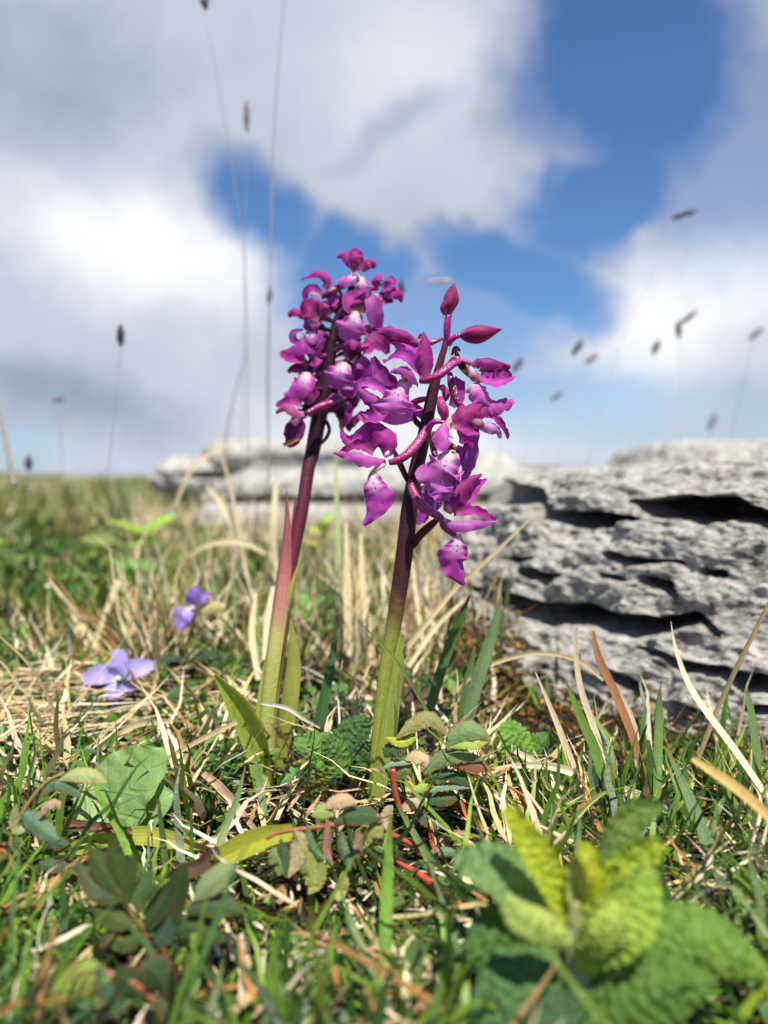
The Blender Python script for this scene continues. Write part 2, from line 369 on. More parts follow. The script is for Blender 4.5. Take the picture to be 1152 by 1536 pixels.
SHEATH = leaf_mat('orchid_leaf', vein=40, trans=0.30, blotch=0.25, smooth=True, rough=0.4)
LEAF_G = leaf_mat('grass_leaf', vein=14, trans=0.30, blotch=0.4, smooth=True, cut=0.6, rough=0.4)
STRAW = leaf_mat('straw_leaf', vein=16, trans=0.12, blotch=0.3, smooth=True, rough=0.5)
BURNET = leaf_mat('burnet_leaf', vein=12, red=0.8, trans=0.25, rough=0.65)
DARKLEAF = leaf_mat('dark_leaf', vein=14, red=0.35, trans=0.2, blotch=0.3, rough=0.7)
SAGE = leaf_mat('wrinkled_leaf', vein=15, trans=0.34, quilt=True, rough=0.7)
BROAD = leaf_mat('broad_leaf', vein=8, trans=0.22, blotch=0.35, rough=0.42)
TONE = tone_mat('grass_blades', 0.42, 0.33); TONE_DRY = tone_mat('dry_blades', 0.55, 0.12); TONE_MOSS = tone_mat('moss_tips', 0.7, 0.1)
def plain(name, rough=0.5, trans=0.0, scale=600, spec=0.4):
    m, t = new_mat(name); c = objcol(t); n = t.noise(opos(t), scale, 3)
    c = t.mix(t.m('MULTIPLY', t.mr(n, 0.4, 0.7), 0.5), c, t.mix(1.0, c, (0.6, 0.55, 0.5), 'MULTIPLY'))
    finish(t, c, rough, t.bump(n, 0.3, 0.0003), trans, spec=spec); return m
STALK = plain('dry_stalk'); REDSTEM = plain('red_stem', 0.35); VIOLET = petal_mat(); VIOLET.name = 'violet_petal'
def violet_mat():
    m, t = new_mat('dog_violet_petal'); uv = uvs(t); x, y, _ = t.sep(uv); c = objcol(t)
    cen = t.m('ABSOLUTE', t.m('SUBTRACT', x, 0.5))
    c = t.mix(t.m('MULTIPLY', t.mr(y, 0.30, 0.02), 0.75), c, (0.80, 0.78, 0.85))
    vein = t.noise(t.comb(t.m('MULTIPLY', x, 22), t.m('MULTIPLY', y, 2), 0.0), 1.0, 2)
    c = t.mix(t.m('MULTIPLY', t.m('MULTIPLY', t.mr(vein, 0.5, 0.66), t.mr(y, 0.75, 0.3)), 0.4), c, (0.16, 0.07, 0.42))
    finish(t, c, 0.5, t.bump(vein, 0.3, 0.0003), 0.3, sheen=0.2); return m
VIOLET = violet_mat()

def rock_mat(name='limestone', far=False):
    m, t = new_mat(name); p = opos(t)
    big = t.noise(p, 16, 5, 0.62); mid = t.noise(p, 70, 6, 0.68, 0.4); fine = t.noise(p, 420, 6, 0.72); grit = t.noise(p, 1500, 3, 0.7)
    c = t.ramp(mid, [(0.30, (0.26, 0.255, 0.245)), (0.42, (0.50, 0.49, 0.465)), (0.53, (0.70, 0.685, 0.65)), (0.66, (0.84, 0.825, 0.79))])
    c = t.mix(t.m('MULTIPLY', t.mr(fine, 0.52, 0.62), 0.8), c, (0.80, 0.79, 0.76))          # pale lichen crust
    c = t.mix(t.m('MULTIPLY', t.mr(fine, 0.40, 0.30), 0.8), c, (0.11, 0.108, 0.10))          # dark pitting
    c = t.mix(t.m('MULTIPLY', t.mr(grit, 0.54, 0.68), 0.4), c, (0.13, 0.13, 0.13))
    c = t.mix(t.m('MULTIPLY', t.mr(big, 0.50, 0.68), 0.5), c, t.mix(1.0, c, (0.80, 0.80, 0.79), 'MULTIPLY'))
    warm = t.noise(p, 38, 4, 0.6)
    c = t.mix(t.m('MULTIPLY', t.mr(warm, 0.60, 0.74), 0.45), c, t.mix(1.0, c, (0.95, 0.80, 0.60), 'MULTIPLY'))
    z = t.sep(p)[2]
    moss = t.m('MULTIPLY', t.mr(t.m('ADD', z, t.m('MULTIPLY', t.noise(p, 60, 4), 0.03)), 0.036, 0.018), t.mr(t.noise(p, 110, 4), 0.50, 0.62))
    c = t.mix(moss, c, (0.16, 0.085, 0.02))
    lump = t.new('ShaderNodeTexVoronoi', feature='SMOOTH_F1'); t.put(lump.inputs['Vector'], t.mix(0.03, p, t.noise(p, 60, 3, out=1))); lump.inputs['Scale'].default_value = 130
    n = t.bump(mid, 0.6, 0.005); n = t.bump(lump.outputs[0], 0.35, 0.003, n); n = t.bump(fine, 0.9, 0.0022, n); n = t.bump(grit, 0.8, 0.0007, n)
    pat = t.mr(t.noise(p, 24, 6, 0.7, 0.8), 0.50, 0.56); c = t.mix(t.m('MULTIPLY', pat, 0.35), c, (0.74, 0.72, 0.67)); pd = t.mr(t.noise(t.vscale(p, (1, 1, 2.2)), 31, 7, 0.72, 0.5), 0.55, 0.62); c = t.mix(t.m('MULTIPLY', pd, 0.8), c, t.mix(1.0, c, (0.36, 0.36, 0.35), 'MULTIPLY'))
    mot = t.noise(p, 190, 5, 0.62, 0.6)
    c = t.mix(t.m('MULTIPLY', t.mr(mot, 0.47, 0.36), 0.72), c, t.mix(1.0, c, (0.34, 0.34, 0.335), 'MULTIPLY'))
    c = t.mix(t.m('MULTIPLY', t.mr(mot, 0.53, 0.62), 0.65), c, (0.92, 0.90, 0.86))
    c = t.mix(1.0, c, (0.72, 0.705, 0.68), 'MULTIPLY')
    finish(t, c, 0.9, n, spec=0.2); return m
ROCK = rock_mat()
def ground_mat():
    m, t = new_mat('turf_soil'); p = opos(t); x, y, z = t.sep(p)
    n = t.noise(p, 90, 6, 0.65); nb = t.noise(p, 500, 4, 0.65); far = t.noise(p, 1.7, 6, 0.6)
    soil = t.ramp(n, [(0.3, (0.012, 0.009, 0.006)), (0.5, (0.040, 0.026, 0.014)), (0.62, (0.075, 0.042, 0.016)), (0.75, (0.045, 0.06, 0.016))])
    turf = t.ramp(far, [(0.35, (0.06, 0.08, 0.025)), (0.5, (0.14, 0.14, 0.05)), (0.6, (0.26, 0.22, 0.11)), (0.7, (0.30, 0.29, 0.27))])
    ln = t.new('ShaderNodeVectorMath', operation='LENGTH'); t.put(ln.inputs[0], p); c = t.mix(t.mr(ln.outputs['Value'], 0.7, 3.0), soil, turf)
    finish(t, c, 0.9, t.bump(t.m('ADD', n, nb), 0.9, 0.004), spec=0.15); return m
GROUND = ground_mat()

# ------------------------------------------------------------------ ground sheet
def ground_z(x, y):
    q = np.stack([x, y, np.zeros_like(x)], -1); d = np.hypot(x, y)
    z = 0.006 * fbm(q * 14, 3) + 0.003 * fbm(q * 60, 3)
    z = z + np.clip((d - 0.9) / 3, 0, 1) * 0.06 * fbm(q * 0.9 + 5, 4) - np.clip((d - 3) / 30, 0, 1) * 0.35
    z = z + np.clip((d - 3) / 8, 0, 1) * np.clip((60 - d) / 30, 0, 1) * (0.12 + 0.42 * fbm(q * 0.33 + 8, 4))
    z = z + np.clip((d - 40) / 200, 0, 1) * 3.0 * np.clip(fbm(q * 0.008 + 3, 3) - 0.2, -0.5, 0.25)
    return z - np.clip((0.35 - d) / 0.3, 0, 1) * 0.001
ang = np.linspace(0, 2 * np.pi, 361)[:-1]
rad = np.concatenate([np.linspace(0.02, 1.2, 190), np.geomspace(1.22, 1500, 110)])
R_, A_ = np.meshgrid(rad, ang, indexing='ij'); gx, gy = R_ * np.sin(A_), R_ * np.cos(A_)
gv = np.stack([gx, gy, ground_z(gx, gy)], -1).reshape(-1, 3); gf = grid_faces(len(rad), len(ang), wrap=True)
gv = np.vstack([gv, [[0, 0, 0]]]); j = np.arange(360)
gf = np.vstack([gf, np.stack([np.full(360, len(gv) - 1), (j + 1) % 360, j, j], -1)])
tag(build('ground', gv, gf, GROUND), kind='structure')
def gz(x, y): return float(ground_z(np.array([x]), np.array([y]))[0])

# ------------------------------------------------------------------ near limestone rock
def c4(X, Y): return 680 + X / 2.44, 640 + Y / 2.44
CREV = [([(-60, 250, 50), (60, 255, 80), (180, 250, 92), (300, 265, 75), (330, 310, 50)], 1.0),
        ([(300, 322, 45), (400, 332, 52), (540, 345, 58), (665, 335, 16)], 1.0),
        ([(645, 272, 14), (740, 300, 66), (880, 300, 88), (1010, 312, 78), (1152, 345, 70), (1400, 380, 60)], 1.0),
        ([(190, 485, 16), (240, 495, 34), (295, 495, 20)], 0.55), ([(265, 545, 34), (330, 560, 40), (395, 548, 12)], 0.7),
        ([(60, 590, 18), (200, 650, 58), (330, 690, 92), (480, 690, 90), (620, 735, 92), (760, 735, 78), (890, 705, 52), (975, 770, 16)], 1.0),
        ([(560, 470, 22), (620, 500, 36), (700, 490, 22), (830, 490, 16)], 0.5), ([(690, 560, 36), (770, 585, 60), (810, 620, 20)], 0.55),
        ([(560, 555, 30), (620, 560, 22)], 0.45), ([(920, 530, 30), (990, 540, 24)], 0.45),
        ([(690, 815, 16), (780, 850, 24), (860, 890, 34), (990, 905, 44), (1080, 950, 66), (1200, 955, 52)], 0.9),
        ([(1080, 1040, 20), (1152, 1050, 40), (1300, 1050, 40)], 0.6), ([(600, 920, 30), (660, 960, 50), (640, 1010, 20)], 0.45)]
BOT = np.array([(-200, 560), (40, 700), (130, 860), (250, 925), (330, 1000), (430, 1040), (520, 1055), (640, 1060), (720, 1075), (800, 1120), (950, 1185), (1100, 1215), (1500, 1230)], float)
def near_rock():
    plan = np.array([(0.26, 1.5), (0.11, 0.95), (0.040, 0.62), (0.012, 0.46), (0.028, 0.385), (0.072, 0.325), (0.108, 0.288), (0.150, 0.258), (0.22, 0.225), (0.4, 0.17), (0.9, 0.12)])
    big = catmull(plan, 1400); px, _, _ = np.array([proj(np.array([x, y, 0.05])) for x, y in big]).T
    seg = np.linalg.norm(np.diff(big, axis=0), axis=1)
    wt = np.where((big[:, 1] < 0.75) & (big[:, 0] < 0.26), 1.0, 0.12)[1:] * seg; cum = np.concatenate([[0], np.cumsum(wt)])
    NS = 560; t = np.interp(np.linspace(0, cum[-1], NS), cum, np.arange(len(cum)))
    path = np.stack([np.interp(t, np.arange(len(big)), big[:, k]) for k in (0, 1)], 1)
    T = nrmz(np.gradient(path, axis=0)); out = np.stack([-T[:, 1] * -1, T[:, 0] * -1], 1)  # right-hand normal
    cen = np.array([0.7, 0.9]); flip = np.sign(((path - cen) * out).sum(1)); out *= flip[:, None]
    k = np.ones(41) / 41; out = nrmz(np.stack([np.convolve(np.pad(out[:, i], 20, 'edge'), k, 'valid') for i in (0, 1)], 1))
    NF, NTOP = 270, 70
    H = 0.0940 + 0.004 * np.clip((path[:, 0] - 0.06) / 0.1, 0, 1)
    rows = []
    for q in np.linspace(-0.06, 1, NF):
        back = 0.050 * q + 0.018 * max(0, q - 0.9) / 0.1
        rows.append(np.column_stack([path - out * back, H * q]))
    edge = rows[-1]
    for q in np.linspace(0, 1, NTOP + 1)[1:]:
        w = q ** 1.6
        xy = edge[:, :2] * (1 - w) + np.array([0.75, 0.85]) * w
        rows.append(np.column_stack([xy, edge[:, 2] + 0.006 * np.sin(min(1, q * 3) * 1.57) - 0.004 * q]))
    B = np.array(rows)                                  # rows, NS, 3
    flat = B.reshape(-1, 3); on = np.repeat(out[None], len(B), 0).reshape(-1, 2)
    face = np.concatenate([np.ones(NF), np.linspace(0.9, 0, NTOP)])[:, None].repeat(NS, 1).ravel()
    n3 = np.column_stack([on * face[:, None] * 0.85, 1.0 - 0.62 * face]); n3 = nrmz(n3)
    d = 0.007 * fbm(flat * np.array([22, 22, 34]), 4) + 0.0042 * fbm(flat * np.array([30, 30, 62]) + 9, 4, 0.5, ridged=True)
    d = d + 0.0045 * np.clip(fbm(flat * np.array([55, 55, 75]) + 31, 3), -.3, .6) + 0.0016 * np.abs(fbm(flat * 120 + 11, 3)) 
    d = d + 0.0020 * fbm(flat * 150, 4, 0.6) + 0.0007 * fbm(flat * 420 + 4, 3, 0.6, ridged=True)
    rel = (flat - CAM); dep = rel @ FWD; ppx = CX + rel @ RIGHT / dep * F; ppy = CY - rel @ UP / dep * F
    jx = 6 * pnoise(flat * 90); jy = 5 * fbm(flat * 80 + 7, 3); X, Y = ppx + jx, ppy + jy
    carve = np.zeros(len(flat))
    for pl, dp in CREV:
        pl = np.array([(*c4(a, b), w / 2.44) for a, b, w in pl])
        best = np.full(len(flat), 9.0)
        for a, b in zip(pl[:-1], pl[1:]):
            ab = b[:2] - a[:2]; tt = np.clip(((X - a[0]) * ab[0] + (Y - a[1]) * ab[1]) / (ab @ ab), 0, 1)
            dist = np.hypot(X - a[0] - ab[0] * tt, Y - a[1] - ab[1] * tt); w = (a[2] * (1 - tt) + b[2] * tt) / 2
            best = np.minimum(best, dist / np.maximum(w * 0.98, 1.0))
        s = np.clip((1.2 - best) / 0.42, 0, 1); carve = np.maximum(carve, dp * s * s * (3 - 2 * s))
    bot = np.interp(X, *np.array([c4(a, b) for a, b in BOT]).T); s = np.clip((Y - bot) / 14, 0, 1)
    vis = (dep < 0.8) & (face > 0.5)
    carve = np.where(vis, np.maximum(carve, 0.95 * s), 0)
    hn = np.column_stack([on, np.zeros(len(on))])
    # the lip above each crevice keeps its slab edge, the cut runs level into the rock
    v = flat + n3 * d[:, None] - hn * (carve * (0.092 + 0.03 * fbm(flat * 45 + 3, 3)))[:, None]
    v = v - hn * np.maximum(0, -flat[:, 2] * 0)[:, None]
    o = build('limestone_rock', v, grid_faces(len(B), NS), ROCK, org=(0.2, 0.4, 0))
    return tag(o, 'large pale grey layered limestone rock beside the orchids, split by dark horizontal cracks', 'rock', 'limestone rocks')
near_rock()

def slab_rock(name, label, cx, cy, sx, sy, h, seed, levels, z0=-0.03, tilt=0.0, res=110):
    """closed layered rock: rounded box with level cracks cut in"""
    nu, nv = res, res * 2
    th = np.linspace(-np.pi / 2, np.pi / 2, nu); ph = np.linspace(0, 2 * np.pi, nv, endpoint=False)
    T, Ph = np.meshgrid(th, ph, indexing='ij')
    se = lambda v, e: np.sign(v) * np.abs(v) ** e
    x = se(np.cos(T), 0.28) * se(np.cos(Ph), 0.5); y = se(np.cos(T), 0.28) * se(np.sin(Ph), 0.5); z = se(np.sin(T), 0.7)
    p = np.stack([x * sx / 2, y * sy / 2, z * (h - z0) / 2 + (h + z0) / 2], -1).reshape(-1, 3)
    r = nrmz(p * np.array([1, 1, 0]) + 1e-9)
    S = h
    q = p / S + seed * 7.7
    zz = p[:, 2] + S * 0.05 * fbm(q * 1.6, 3)
    cut = np.zeros(len(p))
    for lv, wd, dp in levels:
        w = wd * S * (0.6 + 1.1 * pnoise(q * 2.3 + lv * 31)); s = np.clip(1.3 - np.abs(zz - lv * S) / np.maximum(w, 1e-5), 0, 1)
        cut = np.maximum(cut, dp * np.clip(s * 3, 0, 1))
    d = S * (0.10 * fbm(q * 2.0, 4) + 0.06 * fbm(q * 5 + 3, 4, 0.6, ridged=True) + 0.02 * fbm(q * 18, 3, 0.6))
    step = S * 0.12 * np.sin(zz / S * 9 + seed)
    side = np.clip(1 - np.abs(z.ravel()) ** 3, 0, 1)
    p = p + r * ((d + step - cut * S) * side)[:, None] + np.array([0, 0, 1]) * (d * 0.35 * (1 - side))[:, None]
    p[:, 2] += p[:, 0] * tilt
    p += np.array([cx, cy, 0])
    o = build(name, p, grid_faces(nu, nv, wrap=True), ROCK, org=(cx, cy, 0))
    return tag(o, label, 'rock', 'limestone rocks')
def rock_at(label, px0, px1, ptop, d, depth, seed, levels, **k):
    a = P(px0, ptop, d); b = P(px1, ptop, d); return slab_rock('limestone_rock', label, (a[0] + b[0]) / 2, d + depth / 2, b[0] - a[0], depth, a[2], seed, levels, **k)
rock_at('low dark-ended grey rock on the skyline behind the large layered rock', 990, 1380, 657, 0.72, 0.30, 3, [(0.5, 0.05, 0.2)])
rock_at('blurred stack of flat grey slabs on the skyline left of the rear orchid', 275, 540, 656, 1.45, 0.5, 5, [(0.58, 0.07, 0.5)])
rock_at('small blurred grey rock sloping down from the far slab stack to the left', 215, 330, 684, 1.45, 0.4, 8, [(0.4, 0.07, 0.4), (0.75, 0.05, 0.4)])
rock_at('long low pale rock ledge seen between and behind the two orchid stems', 270, 930, 702, 0.95, 0.45, 11, [(0.62, 0.07, 0.40)])
rock_at('blurred grey hummock of rock behind the front orchid flowers', 660, 790, 678, 1.7, 0.5, 14, [(0.5, 0.07, 0.4)])

# ------------------------------------------------------------------ stuff: grasses, straw, moss
def blades(name, n, base, h, w, lean, curl, col, mat, seg=5, az=None, wide=None, flat=None):
    """n blades in one mesh; arrays of length n"""
    az = RNG.uniform(0, 2 * np.pi, n) if az is None else az
    L = np.stack([np.cos(az), np.sin(az), np.zeros(n)], 1)
    wa = az + np.pi / 2 + RNG.normal(0, 0.5, n); Wd = np.stack([np.cos(wa), np.sin(wa), np.zeros(n)], 1)
    t = np.linspace(0, 1, seg + 1)
    ang = lean[:, None] + curl[:, None] * t[None]           # angle from vertical along the blade
    st = 1.0 / seg
    dxy = np.cumsum(np.sin(ang), 1) * st * h[:, None]; dz_ = np.cumsum(np.cos(ang), 1) * st * h[:, None]
    dxy -= dxy[:, :1]; dz_ -= dz_[:, :1]
    C = base[:, None] + L[:, None] * dxy[..., None]; C[..., 2] += dz_
    kink = RNG.normal(0, 0.03, (n, seg + 1, 3)) * h[:, None, None] * t[None, :, None]; C = C + kink
    ww = w[:, None] * (1 - t ** 2.2)[None] * (0.75 + 0.5 * t * (1 - t) * 2)[None]
    Lf = C[:, :-1] - Wd[:, None] * ww[:, :-1, None] / 2; Rt = C[:, :-1] + Wd[:, None] * ww[:, :-1, None] / 2
    k = seg * 2 + 1
    V_ = np.concatenate([Lf, Rt, C[:, -1:]], 1).reshape(-1, 3)
    q = [[i, seg + i, seg + i + 1, i + 1] for i in range(seg - 1)] + [[seg - 1, 2 * seg - 1, 2 * seg, 2 * seg]]
    Fc = (np.array(q)[None] + (np.arange(n) * k)[:, None, None]).reshape(-1, 4)
    tone = np.repeat(col[:, None], k, 1).reshape(-1, 3)
    tone = tone * (1 + 0.10 * RNG.normal(size=(len(tone), 1)))
    return V_, Fc, np.clip(tone, 0.002, 0.95)
def join3(parts):
    V_, F_, C_, off = [], [], [], 0
    for v, f, c in parts: V_.append(v); F_.append(f + off); C_.append(c); off += len(v)
    return np.vstack(V_), np.vstack(F_), np.vstack(C_)
def scatter(n, x0, x1, y0, y1, clump=0.0, seed=0, keep=None):
    """image-even sampling of the ground that the view takes in"""
    out = []
    while len(out) < n:
        px = RNG.uniform(x0, x1, 4 * n); py = RNG.uniform(y0, y1, 4 * n)
        d = H_CAM * F / (py - HORIZON); x = (px - CX) / F * d; y = d
        ok = np.ones(len(px), bool)
        rx = 0.066 + (0.36 - y) * 0.9                        # leave the rock's footprint free
        ok &= ~((y > 0.335 - (x - 0.07) * 0.36) & (x > 0.065)) | (x < 0.06 + (y - 0.385) * 0.12)
        ok &= ~((y > 0.45) & (x > 0.052 + (y - 0.45) * 0.22))
        if clump:
            nn = pnoise(np.stack([px / 1152 * 13 + seed, py / 1152 * 16, np.full_like(px, seed * 2.7)], -1))
            ok &= RNG.uniform(size=len(px)) < np.clip(0.5 + clump * nn * 2.2, 0.02, 1)
        if keep is not None: ok &= keep(px, py)
        out += list(np.stack([x, y, px, py], 1)[ok])
    a = np.array(out[:n]); b = np.column_stack([a[:, 0], a[:, 1], ground_z(a[:, 0], a[:, 1])])
    return b, a[:, 2], a[:, 3], a[:, 1]
def pick(n, cols, wts=None):
    c = np.array(cols)[RNG.choice(len(cols), n, p=None if wts is None else np.array(wts) / sum(wts))]
    return c * RNG.uniform(0.72, 1.3, (n, 1)) * RNG.normal(1, 0.05, (n, 3))
GREENS = [(0.10, 0.185, 0.02), (0.05, 0.11, 0.018), (0.17, 0.29, 0.028), (0.08, 0.15, 0.04), (0.22, 0.31, 0.035), (0.03, 0.07, 0.014)]
DRYS = [(0.60, 0.50, 0.30), (0.50, 0.39, 0.19), (0.68, 0.60, 0.42), (0.38, 0.25, 0.10), (0.32, 0.15, 0.05)]
U_ = lambda a, b, n: RNG.uniform(a, b, n)
ZONES = [(538, 612, 900, 1206, .2256), (535, 765, 1070, 1275, .203), (385, 575, 1195, 1362, .171), (430, 560, 1080, 1195, .218), (100, 268, 1122, 1250, .203), (75, 312, 1232, 1282, .191),
         (228, 452, 1243, 1340, .176), (-20, 168, 1138, 1325, .174), (108, 362, 1250, 1475, .145), (30, 275, 1452, 1560, .127), (680, 1200, 1195, 1600, .132),
         (312, 430, 1000, 1190, .236), (120, 238, 968, 1072, .30), (248, 342, 868, 955, .36), (690, 1500, 600, 1105, .30), (590, 700, 1285, 1362, .186)]
def clear(px, py, d, h, prob=0.88):
    h = h.copy(); hit = RNG.uniform(size=len(h)) < prob
    for x0, x1, y0, y1, dz_ in ZONES:
        m = hit & (px > x0) & (px < x1) & (d < dz_) & (py - h * F / d < y1)
        h[m] = np.clip((py[m] - y1) * d[m] / F * RNG.uniform(.6, 1.1, m.sum()), 0.003, None) if m.any() else h[m]
    return h
def turf():
    G_, D_ = [], []
    OLV = [(0.16, 0.24, 0.04), (0.22, 0.25, 0.06), (0.11, 0.19, 0.035), (0.26, 0.27, 0.09), (0.08, 0.14, 0.03)]
    def add(L, n, area, cl, seed, h0, h1, w0, w1, l0, l1, c0, c1, cols, wts=None, up=0., seg=5, grow=0., az=None, keep=None, prob=.88):
        b, px, py, d = scatter(n, *area, cl, seed, keep); b[:, 2] += U_(0, up + 1e-6, n)
        h = clear(px, py, d, U_(h0, h1, n), prob); w = U_(w0, w1, n) * (1 + grow * np.maximum(0, d - 1)) * np.clip(h / h0, .4, 1)
        L.append(blades('', n, b, h, w, U_(l0, l1, n), U_(c0, c1, n), pick(n, cols, wts), None, seg=seg, az=az(n) if az else None))
    add(G_, 2600, (-250, 1400, 1225, 1760), 1.1, 1, .014, .040, .0011, .0024, .2, 1.35, -.4, 1.2, GREENS)
    add(G_, 2600, (-250, 1400, 1225, 1760), 0.6, 6, .004, .012, .0008, .0018, .3, 1.4, -.4, 1.3, GREENS)
    add(G_, 1900, (-200, 1300, 960, 1240), 1.0, 2, .008, .028, .0010, .0025, .05, 1.0, 0, 1.0, GREENS)
    add(G_, 260, (700, 1350, 1130, 1330), 0.6, 4, .016, .036, .0012, .0024, 0, .5, 0, .8, GREENS, prob=.8)
    add(G_, 4300, (-500, 800, 790, 980), 1.1, 3, .020, .060, .0014, .0038, .05, .9, 0, 1.1, OLV + GREENS[:2])
    add(G_, 5200, (-500, 1100, 727, 800), 0.9, 5, .025, .066, .002, .005, 0, .6, 0, .9, OLV, seg=4, grow=.8)
    add(G_, 260, (-300, 330, 745, 775), 1.5, 9, .10, .135, .003, .006, 0, .45, 0, .8, OLV, seg=4)
    add(G_, 900, (-400, 700, 745, 800), 1.2, 7, .06, .105, .003, .006, 0, .5, 0, .9, OLV, seg=4)
    add(G_, 1500, (-300, 560, 880, 1060), 1.0, 8, .012, .034, .0012, .003, .1, 1.1, 0, 1.0, GREENS)
    add(G_, 420, (230, 740, 840, 1060), 0.8, 26, .03, .070, .0010, .0026, 0, .6, 0, .7, GREENS[:4] + OLV[:2])
    def around(L, n, x0, x1, y0, y1, h0, h1, w0, w1, l1, cols):      # the same sward beyond the frame's edges
        x = RNG.uniform(x0, x1, n); y = RNG.uniform(y0, y1, n)
        ok = (np.abs(x) > 0.52 * y + 0.03) | (y < 0.115); ok &= (np.hypot(x, y) > .03) & ~((x > .06) & (y > .335 - (x - .07) * .36))
        x, y = x[ok], y[ok]; m = len(x); L.append(blades('', m, np.column_stack([x, y, ground_z(x, y)]), U_(h0, h1, m), U_(w0, w1, m), U_(.1, l1, m), U_(-.2, 1.1, m), pick(m, cols), None, seg=4))
    around(G_, 4200, -.35, .45, -.25, .45, .008, .028, .001, .0024, 1.1, GREENS); around(G_, 6500, -2.6, 1.2, .0, 3.2, .025, .065, .002, .006, .8, OLV)
    around(D_, 1700, -.35, .45, -.25, .45, .01, .035, .001, .0024, 1.55, DRYS); around(D_, 4500, -2.6, 1.2, .0, 3.2, .025, .07, .0018, .0045, 1.2, DRYS)
    v, f, c = join3(G_); tag(build('grass', v, f, TONE, vcol=c), kind='stuff')
    add(D_, 620, (-250, 1400, 1225, 1760), 0.9, 11, .012, .036, .0009, .0025, .9, 1.62, -.3, .4, DRYS, up=.006)
    add(D_, 500, (-250, 1400, 1225, 1760), 0.6, 18, .004, .012, .0006, .0016, .7, 1.6, -.3, .5, DRYS, up=.004)
    add(D_, 1900, (-250, 760, 985, 1240), 0.8, 12, .012, .048, .0010, .0030, .6, 1.55, -.2, .6, DRYS, [3, 3, 3, 1, .6], up=.004)
    add(D_, 380, (720, 1350, 1110, 1420), 0.5, 13, .012, .035, .0009, .0022, .3, 1.5, -.2, .6, DRYS, [3, 3, 3, 1, 1], prob=.8)
    add(D_, 1300, (190, 740, 850, 1040), 0.6, 14, .03, .078, .0009, .0025, 0, .8, -.4, .9, DRYS, [3, 3, 4, 1, .6])
    add(D_, 2600, (-500, 420, 800, 1010), 1.1, 15, .02, .05, .0010, .0028, .2, 1.5, -.2, .6, DRYS, [2, 3, 2, 2, 1])
    add(D_, 3200, (-500, 1000, 727, 800), 0.9, 16, .03, .072, .0016, .0045, 0, .7, 0, .8, DRYS, [2, 4, 2, 2, 1], seg=4, grow=.8)
    add(D_, 420, (-120, 330, 1050, 1165), 0.0, 17, .018, .05, .0016, .0032, 1.4, 1.65, -.05, .1, DRYS[:3], up=.014, az=lambda n: RNG.choice([0.0, np.pi], n) + RNG.normal(0.1, 0.22, n), keep=lambda a, c: a < 300 - (c - 1050) * 0.9)
    add(D_, 700, (-400, 760, 745, 810), 1.2, 19, .06, .105, .0025, .005, 0, .8, -.2, .9, DRYS[:3] + [(0.4, .33, .2)], seg=4)
    add(D_, 1100, (200, 760, 790, 880), .5, 20, .045, .096, .0014, .0030, 0, .7, -.3, .9, DRYS[:3])
    v, f, c = join3(D_); tag(build('dry_grass', v, f, TONE_DRY, vcol=c), kind='stuff')
turf()

def bits(name, n, x0, x1, y0, y1, zlo, zhi, s0, s1, cols, mat, clump, seed, keep=None, aspect=1.7):
    """thousands of tiny curved leaflets at all angles"""
    b, px, py, d = scatter(n, x0, x1, y0, y1, clump, seed, keep); b[:, 2] += U_(zlo, zhi, n)
    s = U_(s0, s1, n) * np.clip(d / 0.22, 0.8, 3); a = nrmz(RNG.normal(size=(n, 3)) * [1, 1, 0.7]); up = nrmz(RNG.normal(size=(n, 3)) * 0.6 + [0, -0.2, 1])
    w = nrmz(np.cross(a, up)); nn = np.cross(w, a)
    pts = [-a * 0.5, -a * 0.1 - w * 0.5 / aspect + nn * 0.12, -a * 0.1 + w * 0.5 / aspect + nn * 0.12, a * 0.25 - w * 0.36 / aspect + nn * 0.1, a * 0.25 + w * 0.36 / aspect + nn * 0.1, a * 0.55 - nn * 0.05, -a * 0.05]
    V_ = np.stack([b + p * s[:, None] for p in pts], 1).reshape(-1, 3)
    q = np.array([[0, 6, 1, 1], [0, 2, 6, 6], [1, 6, 5, 3], [6, 2, 4, 5]])
    Fc = (q[None] + (np.arange(n) * 7)[:, None, None]).reshape(-1, 4)
    return V_, Fc, np.clip(np.repeat(pick(n, cols), 7, 0), 0.002, 0.9)
HERB = [(0.07, 0.17, 0.03), (0.10, 0.22, 0.035), (0.05, 0.12, 0.03), (0.16, 0.26, 0.05)]
v, f, c = join3([bits('', 900, -200, 1350, 1230, 1700, 0.0, 0.005, 0.0018, 0.0045, HERB, None, 1.1, 21),
                 bits('', 900, 20, 125, 1390, 1470, 0.001, 0.007, 0.0008, 0.0018, [(0.11, 0.24, 0.03), (0.08, 0.19, 0.03)], None, 0.3, 22),
                 bits('', 2200, -200, 720, 960, 1230, 0.0, 0.016, 0.0025, 0.0065, HERB, None, 1.2, 23),
                 bits('', 2000, -400, 560, 780, 960, 0.0, 0.03, 0.004, 0.011, HERB + [(0.2, 0.22, 0.06)], None, 1.3, 24), bits('', 380, -400, 470, 765, 930, 0.01, 0.045, 0.006, 0.012, [(0.15, 0.22, 0.04), (0.20, 0.26, 0.05), (0.08, 0.14, 0.03)], None, 1.9, 25)])
tag(build('ground_cover', v, f, TONE, vcol=c), kind='stuff')
MOSS = [(0.20, 0.085, 0.014), (0.10, 0.04, 0.012), (0.28, 0.16, 0.02), (0.06, 0.03, 0.012), (0.10, 0.09, 0.02), (0.05, 0.03, 0.015)]
